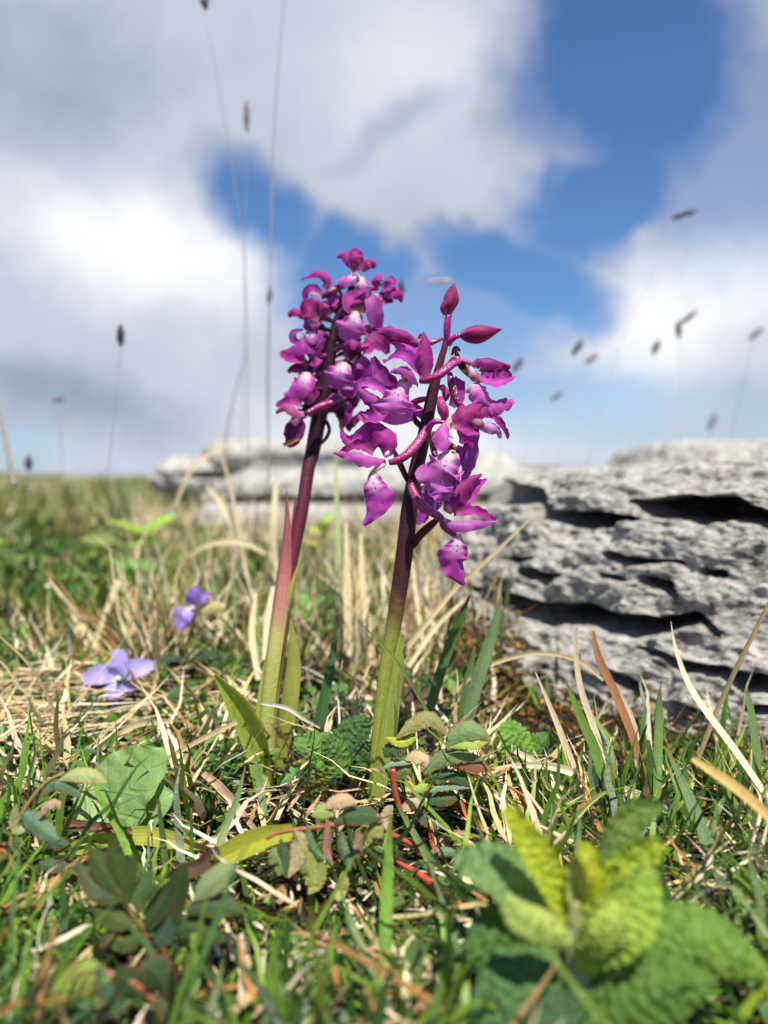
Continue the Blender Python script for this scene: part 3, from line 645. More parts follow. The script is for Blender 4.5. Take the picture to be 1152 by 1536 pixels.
v, f, c = join3([bits('', 1900, 640, 1300, 1030, 1180, 0.0, 0.010, 0.0009, 0.0024, MOSS, None, 0.8, 31),
                 bits('', 1800, 680, 790, 960, 1060, 0.0, 0.030, 0.001, 0.0028, MOSS, None, 0.4, 32),
                 bits('', 1000, 760, 1250, 1180, 1330, 0.0, 0.006, 0.0008, 0.002, MOSS, None, 1.2, 33),
                 bits('', 1500, 80, 640, 1000, 1200, 0.0, 0.012, 0.0015, 0.004, MOSS, None, 1.3, 34)])
tag(build('moss', v, f, TONE_MOSS, vcol=c), kind='stuff')
LITTER = [(0.30, 0.18, 0.10), (0.50, 0.40, 0.28), (0.16, 0.08, 0.04), (0.40, 0.30, 0.16), (0.62, 0.55, 0.45)]
v, f, c = join3([bits('', 1500, -200, 1350, 1200, 1700, 0.0, 0.005, 0.0012, 0.0042, LITTER, None, 1.2, 41, aspect=2.6),
                 bits('', 1800, -300, 720, 900, 1200, 0.0, 0.01, 0.003, 0.007, LITTER, None, 0.9, 42, aspect=2.6)])
tag(build('leaf_litter', v, f, TONE_DRY, vcol=c), kind='stuff')

# ------------------------------------------------------------------ orchids
MAG, MID, LIGHT, DEEP, WINE = (0.42, 0.018, 0.27), (0.50, 0.045, 0.42), (0.60, 0.13, 0.52), (0.20, 0.007, 0.11), (0.055, 0.003, 0.025)
PINK = (0.38, 0.03, 0.17)
def local(ox, oy, sc, d0):
    return lambda X, Y, z=0.0: P(ox + X / sc, oy + Y / sc, d0 + z / 1000.0)
def nrm_hint(a, b):     # normal leaning a to the right, b up, from facing the viewer
    return nrmz(-FWD + RIGHT * a + np.array([0, 0, 1.0]) * b)
class Orchid:
    def __init__(s, thing, conv, sc, d0): s.t = thing; s.c = conv; s.k = lambda w: w / sc / F * d0; s.seed = 1; s.full = 0.95; s.dim = 1.0
    def flower(s): 
        # the hood-less holder of a flower is its ovary; petals hang under it as sub-parts
        s.cur = None
    def pts(s, p): return [s.c(*q) for q in p]
    def ovary(s, p, r, col=PINK, name='flower', mat=None):
        v, f, uv = tube_geo(s.pts(p), [s.k(x) * .86 for x in r], nu=22, ns=10, bump=0.09)
        o = build(name, v, f, mat or OVARY, s.t, uv, col); s.cur = Sub(o, s.t.org); return o
    def petal(s, p, w, col=MAG, name='petal', nh=(0, 0.25), mat=None, **k):
        s.seed += 1; k.setdefault('cup', 0.16 * (1 if s.seed % 2 else -1)); k.setdefault('ruffle', 0.085); k.setdefault('rufn', 2.7); k.setdefault('ragged', 0.16)
        k.setdefault('nu', 24); k.setdefault('nv', 11)
        v, f, uv = sheet_geo(s.pts(p), [s.k(x) * s.full for x in w], nrm_hint(*nh), seed=s.seed, **k)
        j_ = (1 + 0.14 * math.sin(s.seed * 2.4)) * s.dim
        return build(name, v, f, mat or PETAL, s.cur, uv, tuple(c * j_ for c in col))
    def lip(s, p, w, col=MID, nh=(0, 0.2), **k):
        k.setdefault('cup', -0.20); k.setdefault('ruffle', 0.10); k.setdefault('rufn', 3.0); k.setdefault('nu', 34); k.setdefault('nv', 17)
        return s.petal(p, w, col, 'lip', nh, LIP, **k)
    def bud(s, p, w, col, parent=None, name='bud'):
        C = s.pts(p); r = [s.k(x) / 2 for x in w]
        v, f, uv = tube_geo(C, r, nu=20, ns=14, bump=0.05)
        return build(name, v, f, PETAL, parent or s.t, uv, col)
    def column(s, X, Y, z, r, col=(0.75, 0.5, 0.6), L=2.2, ang=90):
        r = r * .72; L = 2.9; col = tuple(a * b for a, b in zip(col, (.85, .6, .75)))
        a = math.radians(ang); dx_, dy_ = math.cos(a) * r * L / 2, -math.sin(a) * r * L / 2
        v, f, uv = tube_geo(s.pts([(X - dx_, Y - dy_, z), (X, Y, z), (X + dx_, Y + dy_, z)]), [s.k(x) for x in (r * .6, r, r * .4)], nu=9, ns=8)
        return build('column', v, f, OVARY, s.cur, uv, col)
    def bract(s, p, w, col=WINE):
        return sheet('bract', s.t, SHEATH, col, s.pts(p), [s.k(x) for x in w], nrm_hint(0.1, 0.2), cup=0.35, nu=12, nv=7)

def front_orchid():
    base = G(560, 1212)
    t = Thing('orchid_plant', 'sharp magenta orchid in front, with spotted open flowers and two closed buds on top', 'orchid', base, 'flowering purple orchids')
    c = local(490, 410, 3.2, 0.22); O = Orchid(t, c, 3.2, 0.22); k = O.k
    stem = [base + [0, 0, -0.004], P(566, 1120, .2205), P(578, 1010, .220), P(590, 940, .220), c(345, 1536, 0), c(378, 1300, 0), c(397, 1120, 0), c(425, 960, 0), c(458, 820, 0), c(484, 700, 0), c(512, 560, 0), c(545, 430, 0), c(572, 330, 0), c(582, 240, 0), c(588, 190, 0)]
    tube('stem', t, STEM_F, None, stem, [k(x) for x in (30, 32, 35, 37, 40, 42, 39, 36, 34, 31, 27, 18, 15, 15, 13)], nu=90, ns=16, bump=0.02)
    # sheathing leaves round the foot
    c3 = local(300, 680, 2.504, 0.22)
    
    g = [(658, 1350), (672, 1200), (690, 1050), (705, 900), (722, 790), (738, 690)]
    sheet('sheath_leaf', t, SHEATH, (0.33, 0.40, 0.11), [c3(x + 4, y, -1.0) for x, y in g], [w / 2.504 / F * .22 for w in (60, 70, 80, 80, 72, 16)], nrm_hint(-0.25, 0.05), cup=-0.42, nu=40, nv=17)
    g = [(640, 1350), (668, 1180), (690, 1020), (712, 900), (742, 780), (768, 688)]
    sheet('sheath_leaf', t, SHEATH, (0.36, 0.45, 0.09), [c3(x - 4, y, -2.6) for x, y in g], [w / 2.504 / F * .22 for w in (50, 54, 52, 44, 30, 6)], nrm_hint(-0.6, 0.05), cup=-0.38, nu=40, nv=13)
    g = [(690, 1345), (722, 1180), (740, 1020), (750, 900), (757, 780), (768, 672)]
    sheet('sheath_leaf', t, SHEATH, (0.42, 0.47, 0.13), [c3(x - 12, y, -1.9) for x, y in g], [w / 2.504 / F * .22 for w in (30, 34, 38, 36, 26, 5)], nrm_hint(0.6, 0.05), cup=-0.34, nu=40, nv=11)
    # closed buds
    O.ovary([(575, 330, 0), (577, 270, -1), (582, 215, -1.5), (588, 190, -1)], [15, 21, 18, 11], MAG, name='bud')
    b = Sub(O.cur.o, t.org); O.bud([(586, 195, -1), (596, 130, -1), (604, 90, -1), (612, 48, -1)], (26, 76, 56, 5), (0.44, 0.03, 0.17), b, 'closed_petals')
    O.petal([(572, 200, -2.2), (566, 160, -3.4), (590, 120, -3.8), (606, 62, -2.5)], (26, 44, 40, 6), (0.40, 0.025, 0.16), cup=-0.3, ruffle=0.02)
    O.ovary([(585, 345, 0), (600, 315, -1), (632, 300, -1.5), (650, 298, -1)], [14, 18, 15, 13], MAG, name='bud')
    b = Sub(O.cur.o, t.org); O.bud([(634, 298, -1), (680, 296, -1), (745, 288, -1), (842, 268, -1)], (16, 74, 84, 5), (0.30, 0.018, 0.10), b, 'closed_petals')
    O.petal([(640, 290, -2.5), (690, 272, -3.6), (760, 262, -3.2), (838, 267, -1.5)], (18, 44, 40, 6), (0.42, 0.03, 0.16), cup=-0.3, ruffle=0.02)
    # upper left half open flower
    O.ovary([(555, 312, 1), (510, 330, 1), (460, 345, 1), (430, 345, 1)], [11, 15, 17, 12], (0.3, 0.02, 0.1))
    O.petal([(446, 332, 0), (390, 295, -1.5), (310, 268, -2), (235, 264, -1)], (24, 64, 70, 10), MAG, cup=-0.35, nh=(0, .5))
    O.petal([(430, 350, 1), (380, 330, 0), (300, 300, 0), (215, 268, 1)], (24, 58, 50, 12), DEEP, cup=0.3, nh=(0, .3))
    O.petal([(448, 470, 1), (420, 390, -1), (350, 330, -1), (290, 305, 0), (280, 285, 0)], (40, 84, 60, 40, 10), MID, cup=-0.3, nh=(-.3, .5))
    O.bract([(440, 315, -1), (455, 300, -1.5), (470, 318, -1)], (12, 18, 5), (0.35, 0.10, 0.05))
    # big left flower
    O.ovary([(640, 420, -5), (600, 440, -7), (545, 485, -8), (490, 510, -7.5), (448, 518, -6)], [18, 23, 24, 22, 13], PINK)
    O.petal([(478, 505, -7), (472, 430, -7.5), (476, 360, -7), (468, 280, -6)], (44, 104, 78, 12), MAG, cup=-0.3, nh=(.2, .1), ruffle=.03)
    O.petal([(452, 505, -6), (410, 440, -9), (350, 400, -9), (272, 428, -6)], (46, 84, 66, 14), MID, cup=0.38, nh=(0, .8))
    O.petal([(440, 530, -7), (415, 480, -11), (360, 452, -11), (306, 468, -9)], (40, 66, 62, 16), LIGHT, cup=-0.4, nh=(0, .7))
    O.petal([(335, 590, -4), (300, 540, -3), (255, 470, -2), (222, 402, -2)], (70, 104, 72, 26), (0.30, 0.02, 0.26), cup=0.25, nh=(-.3, .1), ruffle=.02)
    O.petal([(305, 600, -6), (240, 550, -9), (165, 540, -8), (135, 585, -6)], (36, 58, 52, 16), LIGHT, cup=0.4, nh=(-.1, .7))
    O.petal([(275, 640, -4), (220, 610, -3), (165, 570, -2), (125, 530, -1)], (60, 70, 46, 12), (0.34, 0.04, 0.32), cup=-.3, nh=(-.2, .2))
    O.petal([(240, 560, -2), (200, 520, -1), (180, 510, 0), (120, 600, 1)], (30, 50, 36, 14), MID, cup=.3)
    O.lip([(400, 505, -7), (352, 560, -10), (322, 640, -11), (318, 728, -8)], (46, 98, 226, 176), LIGHT, cup=-0.26, ruffle=.10, nh=(-.1, .4))
    O.petal([(300, 650, -8), (240, 680, -9), (190, 690, -7), (160, 672, -6)], (60, 92, 74, 30), MID, cup=.2, nh=(-.2, .4), name='lip_lobe', ruffle=.08)
    O.column(378, 500, -8.5, 20, (0.40, 0.30, 0.10))
    # lower left flower with the thick shining ovary
    O.ovary([(478, 738, -4), (448, 800, -7), (398, 860, -9), (345, 895, -9.5), (300, 908, -9)], [14, 24, 25, 22, 15], PINK)
    O.petal([(292, 878, -9), (285, 810, -10), (230, 745, -9), (170, 672, -7)], (40, 118, 88, 16), MAG, cup=-0.28, nh=(-.1, .15), ruffle=.04)
    O.petal([(282, 895, -9), (215, 888, -12), (120, 868, -12), (32, 858, -9)], (44, 76, 60, 8), (0.60, 0.12, 0.50), cup=-0.38, nh=(0, .7))
    O.petal([(225, 862, -8), (165, 830, -9), (110, 840, -9), (62, 870, -8)], (50, 56, 40, 20), MAG, cup=.3, nh=(0, .4), ruffle=.09)
    O.petal([(260, 810, -6), (200, 780, -6), (120, 800, -5), (72, 762, -5)], (70, 96, 46, 10), MID, cup=.3, nh=(-.4, .3), ruffle=.07)
    O.petal([(108, 830, -7), (85, 800, -7), (72, 770, -6.5), (68, 745, -6)], (18, 26, 18, 4), MAG)
    O.petal([(280, 915, -10), (245, 932, -11), (215, 960, -11)], (22, 30, 20), (0.66, 0.5, 0.32), cup=-.3, name='throat', mat=LIP)
    O.lip([(222, 945, -10), (225, 1010, -12), (240, 1090, -12), (180, 1212, -10)], (30, 104, 142, 14), MID, cup=-0.2, nh=(-.2, .25), ruffle=.07)
    O.column(290, 868, -10.5, 17, (0.80, 0.58, 0.66), ang=60)
    O.bract([(322, 850, -5), (345, 905, -5), (382, 985, -3), (392, 1000, -2)], (16, 30, 26, 14))
    # bottom right flower
    O.ovary([(398, 990, -3), (420, 1060, -6), (470, 1120, -8), (535, 1165, -9), (560, 1185, -9)], [12, 23, 24, 22, 14], PINK)
    O.petal([(578, 1150, -9), (620, 1080, -10), (680, 1010, -9), (745, 962, -7)], (40, 118, 70, 12), MAG, cup=-0.3, nh=(.1, .1), ruffle=.05)
    O.petal([(640, 1150, -8), (675, 1080, -7), (720, 1020, -6), (768, 988, -5)], (34, 60, 46, 10), MID, cup=.4, nh=(.2, .3))
    O.petal([(560, 1180, -10), (640, 1205, -13), (735, 1195, -12), (822, 1190, -9)], (36, 62, 50, 8), (0.62, 0.18, 0.55), cup=-0.4, nh=(0, .6))
    O.petal([(610, 1160, -9), (690, 1145, -10), (765, 1165, -9), (812, 1195, -8)], (34, 58, 42, 14), MAG, cup=.3, nh=(0, .7), ruffle=.1)
    O.petal([(540, 1155, -9), (560, 1205, -11), (600, 1240, -11), (640, 1275, -10)], (16, 34, 34, 20), PINK, cup=-.4, name='spur')
    O.lip([(636, 1250, -10.5), (628, 1310, -12), (612, 1390, -12), (655, 1500, -10)], (24, 108, 140, 12), MID, cup=-0.22, nh=(.1, .2), ruffle=.09)
    O.column(588, 1130, -10.5, 19, (0.80, 0.60, 0.66), ang=100)
    O.bract([(412, 1308, 0), (450, 1255, -3), (505, 1205, -5), (545, 1170, -6)], (30, 40, 36, 18), (0.13, 0.012, 0.05))
    # centre flower, mouth towards the viewer
    O.ovary([(460, 800, -4), (490, 740, -6), (520, 712, -8), (575, 715, -8)], [14, 17, 16, 11], MAG)
    O.petal([(570, 715, -9), (556, 750, -14), (578, 790, -16), (600, 812, -15)], (40, 92, 104, 70), LIGHT, cup=-0.5, nh=(0, .9), name='hood', ruffle=.03)
    O.petal([(590, 720, -9), (640, 680, -11), (700, 650, -10), (750, 622, -8)], (60, 104, 90, 30), (0.36, 0.016, 0.16), cup=-0.28, nh=(.1, .5), ruffle=.05)
    O.petal([(605, 730, -10), (660, 745, -12), (700, 760, -12), (722, 738, -10)], (44, 66, 60, 24), MAG, cup=.3, nh=(.2, .3), ruffle=.08)
    O.petal([(640, 740, -11), (668, 790, -13), (680, 820, -13), (650, 845, -12)], (40, 62, 52, 16), MAG, cup=-.3, ruffle=.09)
    O.petal([(690, 730, -8), (690, 820, -8), (672, 920, -7), (655, 1000, -7)], (50, 78, 74, 24), (0.42, 0.10, 0.52), cup=.25, nh=(.3, .1), ruffle=.06)
    O.petal([(650, 830, -8), (636, 880, -8), (615, 950, -7)], (44, 50, 20), (0.36, 0.07, 0.44), cup=.3)
    O.petal([(592, 862, -13), (592, 838, -12), (598, 812, -13)], (60, 70, 50), (0.10, 0.02, 0.01), cup=.5, name='throat', ruffle=0)
    O.lip([(598, 848, -14), (575, 905, -17), (540, 965, -17), (560, 1092, -14)], (76, 130, 205, 84), LIGHT, cup=-0.24, nh=(-.15, .3), ruffle=.11)
    O.petal([(560, 1010, -15.5), (548, 1050, -16.5), (556, 1092, -15.5)], (90, 110, 40), (0.58, 0.14, 0.58), name='lip_lobe', ruffle=.12)
    O.petal([(602, 940, -14), (612, 985, -14.5), (600, 1040, -14)], (50, 58, 30), MID, name='lip_lobe', ruffle=.12)
    O.column(612, 832, -15.5, 12, (0.30, 0.12, 0.04)); O.column(585, 818, -14.5, 10, (0.62, 0.45, 0.25))
    O.ovary([(572, 715, -6), (562, 670, -8), (552, 630, -8), (545, 598, -6)], [13, 29, 27, 14], PINK, name='ovary')
    O.bract([(600, 745, -9.5), (585, 720, -10), (592, 690, -9)], (24, 30, 14), (0.72, 0.5, 0.6))
    # right flower pair
    O.ovary([(590, 480, -1), (605, 545, -3), (632, 620, -4), (660, 650, -4)], [14, 24, 22, 14], DEEP)
    O.petal([(650, 640, -5), (700, 655, -8), (760, 640, -8), (755, 612, -7)], (60, 86, 80, 26), MAG, cup=-.3, nh=(.1, .6))
    O.petal([(720, 720, -8), (780, 730, -10), (825, 752, -9), (835, 792, -8)], (40, 64, 52, 10), (0.60, 0.30, 0.66), cup=-.35, nh=(.2, .4))
    O.petal([(740, 680, -7), (800, 695, -8), (845, 745, -8), (870, 795, -7)], (26, 40, 34, 14), MAG, cup=.4, nh=(.3, .4), ruffle=.1)
    O.petal([(735, 660, -7), (790, 640, -8), (850, 625, -7), (898, 610, -6)], (50, 84, 74, 40), (0.56, 0.10, 0.48), cup=-.25, nh=(.1, .4), ruffle=.1)
    O.lip([(668, 560, -5), (700, 540, -8), (740, 575, -9), (785, 632, -8)], (30, 84, 104, 50), LIGHT, cup=-.3, nh=(-.1, .5), ruffle=.06)
    O.bud([(700, 722, -9), (722, 722, -11), (745, 724, -9)], (16, 52, 30), (0.50, 0.26, 0.30), O.cur, 'spur')
    # upper right flower
    O.ovary([(575, 455, -2), (610, 410, -4), (650, 420, -5), (690, 432, -5)], [12, 16, 15, 12], PINK)
    O.petal([(685, 435, -5), (740, 415, -7), (815, 425, -7), (885, 445, -5)], (34, 70, 66, 20), MAG, cup=-.35, nh=(.1, .6), ruffle=.07)
    O.petal([(730, 500, -6), (790, 520, -8), (850, 510, -8), (902, 495, -6)], (50, 84, 66, 12), MID, cup=.25, nh=(.1, .4), ruffle=.1)
    O.petal([(740, 450, -5), (800, 470, -6), (850, 470, -6), (880, 485, -5)], (50, 80, 60, 20), DEEP, cup=.2, nh=(.2, .1))
    O.petal([(690, 440, -5), (708, 480, -8), (745, 520, -8)], (26, 54, 30), (0.40, 0.14, 0.22), cup=-.4, name='throat', mat=LIP)
    O.bract([(615, 368, -3), (640, 440, -4), (668, 475, -5), (695, 505, -5)], (16, 34, 36, 10))
    O.bract([(600, 392, -3), (618, 360, -4), (640, 375, -4)], (10, 20, 12), (0.05, .01, .02))
    # petals behind the stem and small ovaries
    O.ovary([(480, 602, 1), (440, 610, 2), (402, 622, 3)], [14, 18, 13], PINK)
    O.petal([(405, 630, 3), (440, 660, 3), (470, 700, 3)], (40, 60, 20), (0.36, .05, .4))
    O.petal([(600, 640, 6), (630, 590, 5), (630, 530, 5), (612, 500, 6)], (40, 76, 60, 16), MID)
    O.bract([(452, 742, -1), (425, 710, -2), (405, 665, -2)], (22, 30, 10))
    O.ovary([(430, 1000, 3), (440, 1040, 5), (460, 1080, 6)], [10, 14, 12], DEEP)
    O.petal([(480, 1010, 5), (500, 1060, 5), (520, 1110, 5), (540, 1130, 5)], (90, 130, 110, 50), (0.34, 0.08, 0.44), ruffle=.06)
    O.petal([(465, 1100, 5), (455, 1160, 5), (435, 1205, 5)], (60, 84, 30), (0.34, 0.05, 0.36), ruffle=.06)
    O.ovary([(520, 880, 3), (510, 820, 4), (520, 760, 4)], [18, 20, 14], DEEP)
    O.petal([(560, 540, 4), (575, 580, 3), (560, 620, 2)], (26, 40, 16), MAG)
    O.bract([(545, 560, -2), (556, 545, -3), (562, 600, -2)], (12, 24, 10), MAG)
front_orchid()

def rear_orchid():
    base = G(398, 1190); D = 0.262
    t = Thing('orchid_plant', 'blurred orchid behind the sharp one, dense dark magenta flower head and pink sheath leaf', 'orchid', base, 'flowering purple orchids')
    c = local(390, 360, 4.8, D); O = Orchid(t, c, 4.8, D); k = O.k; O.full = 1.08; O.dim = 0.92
    q = lambda x, y, d: P(x, y, d)
    stem = [base + [0, 0, -.004], q(405, 1080, .240), q(420, 960, .246), q(436, 850, .252), q(452, 770, .256), q(462, 705, .260), c(375, 1536, 0), c(420, 1300, 0), c(462, 1120, 0), c(495, 920, 0), c(518, 720, 0), c(560, 560, 0), c(630, 400, 0), c(690, 260, 0)]
    rr = [11 / F * .24] * 3 + [9.5 / F * .25, 9.5 / F * .255, 9.8 / F * .26] + [k(x) for x in (52, 56, 58, 46, 36, 26, 20, 12)]
    tube('stem', t, STEM_R, None, stem, rr, nu=80, ns=14, bump=.02)
    s_ = lambda px: px / F * .245
    sheet('sheath_leaf', t, SHEATH_PINK, None, [q(390, 1120, .236), q(402, 1010, .238), q(412, 930, .242), q(421, 860, .248), q(428, 800, .250), q(430, 736, .252)], [s_(w) for w in (22, 25, 27, 25, 14, 2)], nrm_hint(-.4, .1), cup=-.4, nu=40, nv=13)
    sheet('sheath_leaf', t, SHEATH, (0.36, 0.40, 0.08), [q(392, 1200, .236), q(398, 1100, .238), q(408, 1010, .241), q(424, 930, .244), q(452, 838, .249)], [s_(w) for w in (30, 32, 27, 17, 4)], nrm_hint(.3, .1), cup=-.34, nu=40, nv=13)
    sheet('leaf', t, SHEATH, (0.30, 0.40, 0.07), [q(402, 1190, .232), q(388, 1110, .232), q(362, 1055, .231), q(322, 1012, .230)], [s_(w) for w in (30, 44, 40, 5)], nrm_hint(-.4, .3), cup=.25, twist=22, nu=40, nv=13)
    sheet('leaf', t, SHEATH, (0.32, 0.36, 0.08), [q(412, 1150, .240), q(432, 1060, .240), q(440, 990, .242), q(436, 930, .244)], [s_(w) for w in (26, 26, 20, 4)], nrm_hint(.4, .2), cup=.2, nu=26, nv=9)
    sheet('leaf', t, SHEATH, (0.28, 0.06, 0.20), [q(440, 850, .254), q(441, 790, .255), q(443, 745, .256)], [s_(w) for w in (10, 8, 2)], nu=12, nv=5, cup=.3)
    A, B_, Cc, Dd = MAG, MID, LIGHT, DEEP
    # each row: ovary, then its petals and lip (points, widths, colour)
    FL = [
     ([(640, 330, -1), (680, 290, -2), (715, 250, -3)], [(16), 18, 14], Dd, [
        ('p', [(690, 210, -3), (650, 140, -5), (600, 105, -4), (550, 122, -3)], (50, 92, 70, 14), A), ('p', [(700, 220, -3), (690, 150, -6), (700, 100, -6), (730, 130, -4)], (60, 104, 90, 40), A),
        ('p', [(730, 220, -3), (770, 170, -5), (810, 165, -4), (812, 208, -3)], (40, 80, 66, 24), (0.36, .02, .25)), ('t', [(700, 190, -6), (705, 170, -7), (710, 130, -7)], (40, 50, 20), (.22, .04, .02)),
        ('l', [(710, 240, -4), (660, 270, -6), (610, 290, -6), (552, 288, -4)], (50, 84, 80, 24), Cc), ('l', [(715, 250, -4), (735, 310, -6), (740, 370, -6), (705, 440, -5)], (50, 92, 104, 60), Cc)]),
     ([(640, 320, 0), (560, 345, -2), (500, 380, -3), (440, 410, -3)], [20, 32, 34, 20], Dd, [
        ('p', [(462, 350, -3), (482, 290, -4), (420, 240, -4), (292, 285, -2)], (40, 62, 56, 10), A), ('p', [(440, 390, -4), (380, 350, -6), (330, 380, -5), (325, 450, -4)], (50, 64, 50, 24), B_),
        ('p', [(440, 400, -4), (400, 385, -7), (350, 390, -7)], (30, 44, 12), (.7, .45, .5)), ('p', [(500, 400, -2), (530, 440, -2), (480, 470, -1)], (60, 70, 20), B_)]),
     ([(770, 330, -1), (810, 350, -2), (850, 350, -3)], [12, 18, 14], PINK, [
        ('p', [(855, 340, -4), (845, 290, -6), (870, 240, -4)], (40, 84, 20), A), ('p', [(880, 350, -4), (940, 310, -6), (930, 262, -5)], (60, 86, 24), B_),
        ('p', [(880, 390, -3), (950, 370, -6), (1005, 400, -5), (1018, 450, -3)], (60, 92, 70, 14), A), ('p', [(850, 390, -3), (900, 430, -4), (960, 440, -3)], (70, 76, 20), Dd), ('l', [(820, 380, -4), (850, 440, -6), (880, 480, -5)], (50, 70, 30), B_)]),
     ([(560, 560, 0), (620, 480, -3), (680, 430, -5), (730, 420, -5)], [18, 27, 26, 18], (0.36, .02, .2), [
        ('p', [(720, 420, -6), (660, 420, -8), (660, 480, -9), (690, 520, -8)], (60, 110, 104, 60), A), ('t', [(690, 520, -9), (700, 490, -9), (700, 455, -9)], (80, 90, 40), (.16, .05, .02)),
        ('l', [(695, 510, -9), (680, 570, -11), (650, 640, -11), (640, 735, -8)], (80, 130, 220, 90), Cc), ('p', [(740, 440, -6), (720, 390, -8), (700, 370, -6)], (70, 96, 40), B_),
        ('p', [(780, 400, -4), (815, 460, -6), (830, 560, -5), (850, 650, -3)], (70, 104, 110, 60), Cc)]),
     ([(510, 580, 0), (480, 560, -3), (450, 550, -5)], [18, 26, 20], Dd, [
        ('p', [(450, 540, -5), (400, 470, -8), (330, 460, -7), (285, 510, -5)], (60, 110, 90, 40), A), ('p', [(430, 560, -6), (360, 500, -9), (300, 540, -8)], (70, 130, 40), (.42, .02, .16)),
        ('p', [(340, 560, -4), (280, 520, -6), (225, 520, -5), (210, 556, -4)], (50, 64, 56, 20), A), ('l', [(400, 560, -6), (350, 590, -8), (310, 630, -6)], (90, 120, 40), B_), ('p', [(480, 530, -6), (470, 480, -7), (440, 450, -6)], (50, 50, 16), PINK)]),
     ([(500, 700, 0), (450, 680, -3), (400, 690, -5)], [18, 26, 20], Dd, [
        ('p', [(330, 740, -5), (250, 730, -7), (240, 670, -7), (310, 645, -5)], (30, 50, 44, 16), (.3, .02, .34)), ('l', [(390, 640, -5), (350, 700, -8), (290, 760, -7)], (60, 104, 50), Cc),
        ('p', [(420, 650, -5), (400, 720, -6), (360, 780, -5)], (60, 90, 40), (.28, .03, .36))]),
     ([(490, 830, 0), (430, 840, -3), (370, 840, -5)], [18, 24, 18], Dd, [
        ('p', [(395, 795, -6), (320, 770, -9), (240, 790, -8), (155, 800, -5)], (50, 92, 76, 16), B_), ('p', [(330, 850, -6), (250, 860, -8), (180, 840, -7), (150, 800, -5)], (60, 64, 50, 20), A),
        ('p', [(340, 880, -5), (280, 910, -6), (220, 930, -5), (208, 960, -4)], (50, 70, 50, 14), Dd), ('p', [(430, 860, -6), (400, 880, -8), (360, 890, -6)], (40, 60, 20), MAG)]),
     ([(540, 800, -1), (590, 770, -4), (640, 760, -6), (700, 760, -7)], [18, 24, 22, 14], Dd, [
        ('p', [(640, 790, -7), (640, 750, -10), (700, 750, -10), (740, 800, -8)], (40, 70, 70, 30), MAG), ('p', [(740, 800, -7), (780, 770, -9), (750, 730, -8)], (70, 90, 30), (.5, .04, .25)),
        ('t', [(640, 870, -8), (660, 840, -8), (690, 820, -8)], (80, 90, 60), (.1, .02, .01)), ('p', [(700, 860, -6), (740, 930, -7), (720, 1000, -5)], (90, 130, 60), (.3, .02, .26)),
        ('l', [(610, 880, -9), (580, 940, -12), (560, 1000, -12), (545, 1070, -10)], (70, 170, 200, 110), (.60, .10, .56)), ('l', [(610, 1010, -9), (630, 1070, -11), (625, 1130, -9)], (80, 104, 50), B_)]),
     ([(490, 1090, 0), (420, 1070, -3), (370, 1040, -5)], [18, 24, 18], WINE, [
        ('l', [(330, 950, -6), (320, 1010, -9), (260, 1070, -9), (170, 1120, -6)], (100, 140, 130, 30), (.56, .06, .48)), ('p', [(360, 1060, -5), (380, 1110, -6), (300, 1150, -5)], (60, 90, 40), Dd)]),
     ([(610, 1140, -2), (520, 1170, -7), (430, 1200, -9), (340, 1250, -10)], [16, 28, 30, 24], (.34, .02, .16), [
        ('p', [(320, 1250, -10), (250, 1240, -13), (180, 1200, -12), (112, 1245, -9)], (40, 64, 60, 20), (.6, .15, .36)), ('p', [(300, 1180, -8), (230, 1160, -10), (150, 1180, -8), (118, 1200, -8)], (60, 66, 50, 20), MAG),
        ('p', [(380, 1170, -8), (330, 1110, -10), (250, 1110, -8)], (60, 100, 30), (.30, .02, .2)), ('p', [(260, 1270, -8), (260, 1350, -9), (230, 1430, -9), (190, 1480, -7)], (50, 130, 120, 30), WINE), ('t', [(310, 1420, -9.5), (250, 1445, -10), (170, 1480, -9)], (10, 26, 24), (.55, .28, .08))]),
     ([(560, 640, 2), (640, 680, 0), (720, 680, -2)], [20, 28, 20], WINE, [
        ('p', [(740, 640, -2), (820, 680, -4), (880, 740, -4), (920, 820, -2)], (60, 130, 110, 30), (.36, .015, .2)), ('p', [(820, 640, -1), (880, 690, -2), (930, 760, -1)], (60, 70, 24), MAG), ('p', [(760, 700, -4), (830, 760, -5), (900, 800, -3)], (50, 60, 20), MID)]),
     ([(470, 1290, 0), (500, 1360, -1), (480, 1420, -1), (430, 1470, -1)], [16, 16, 16, 14], WINE, []),
     ([(520, 1130, 0), (570, 1180, -3), (600, 1200, -4)], [18, 24, 18], WINE, [
        ('p', [(560, 1110, -4), (520, 1180, -6), (500, 1240, -4)], (70, 110, 40), (.3, .02, .26)), ('p', [(640, 1180, -5), (640, 1260, -7), (600, 1350, -5)], (30, 52, 16), MID), ('p', [(600, 1160, -3), (590, 1240, -4), (580, 1320, -3)], (80, 110, 20), WINE),
        ('p', [(590, 1290, -4), (585, 1340, -4), (600, 1420, -3)], (26, 30, 14), (.5, .2, .06)), ('p', [(640, 1380, -2), (650, 1330, -4), (740, 1240, -4)], (20, 60, 40), WINE)]),
     ([(540, 930, 2), (600, 960, 0), (660, 1000, 0)], [18, 24, 18], WINE, [
        ('p', [(660, 960, 0), (730, 1020, -2), (800, 1050, -1)], (80, 110, 20), Dd), ('p', [(780, 1010, 0), (820, 970, -2), (850, 1030, -1)], (40, 50, 14), (.34, .03, .3)), ('p', [(700, 1060, 1), (640, 1100, 0), (660, 1180, 1)], (80, 130, 50), (.2, .015, .13))]),
     ([(600, 430, 1), (580, 380, 1), (560, 350, 1)], [12, 13, 10], WINE, []), ([(640, 440, 1), (670, 380, 1), (680, 330, 0)], [10, 12, 10], WINE, []),
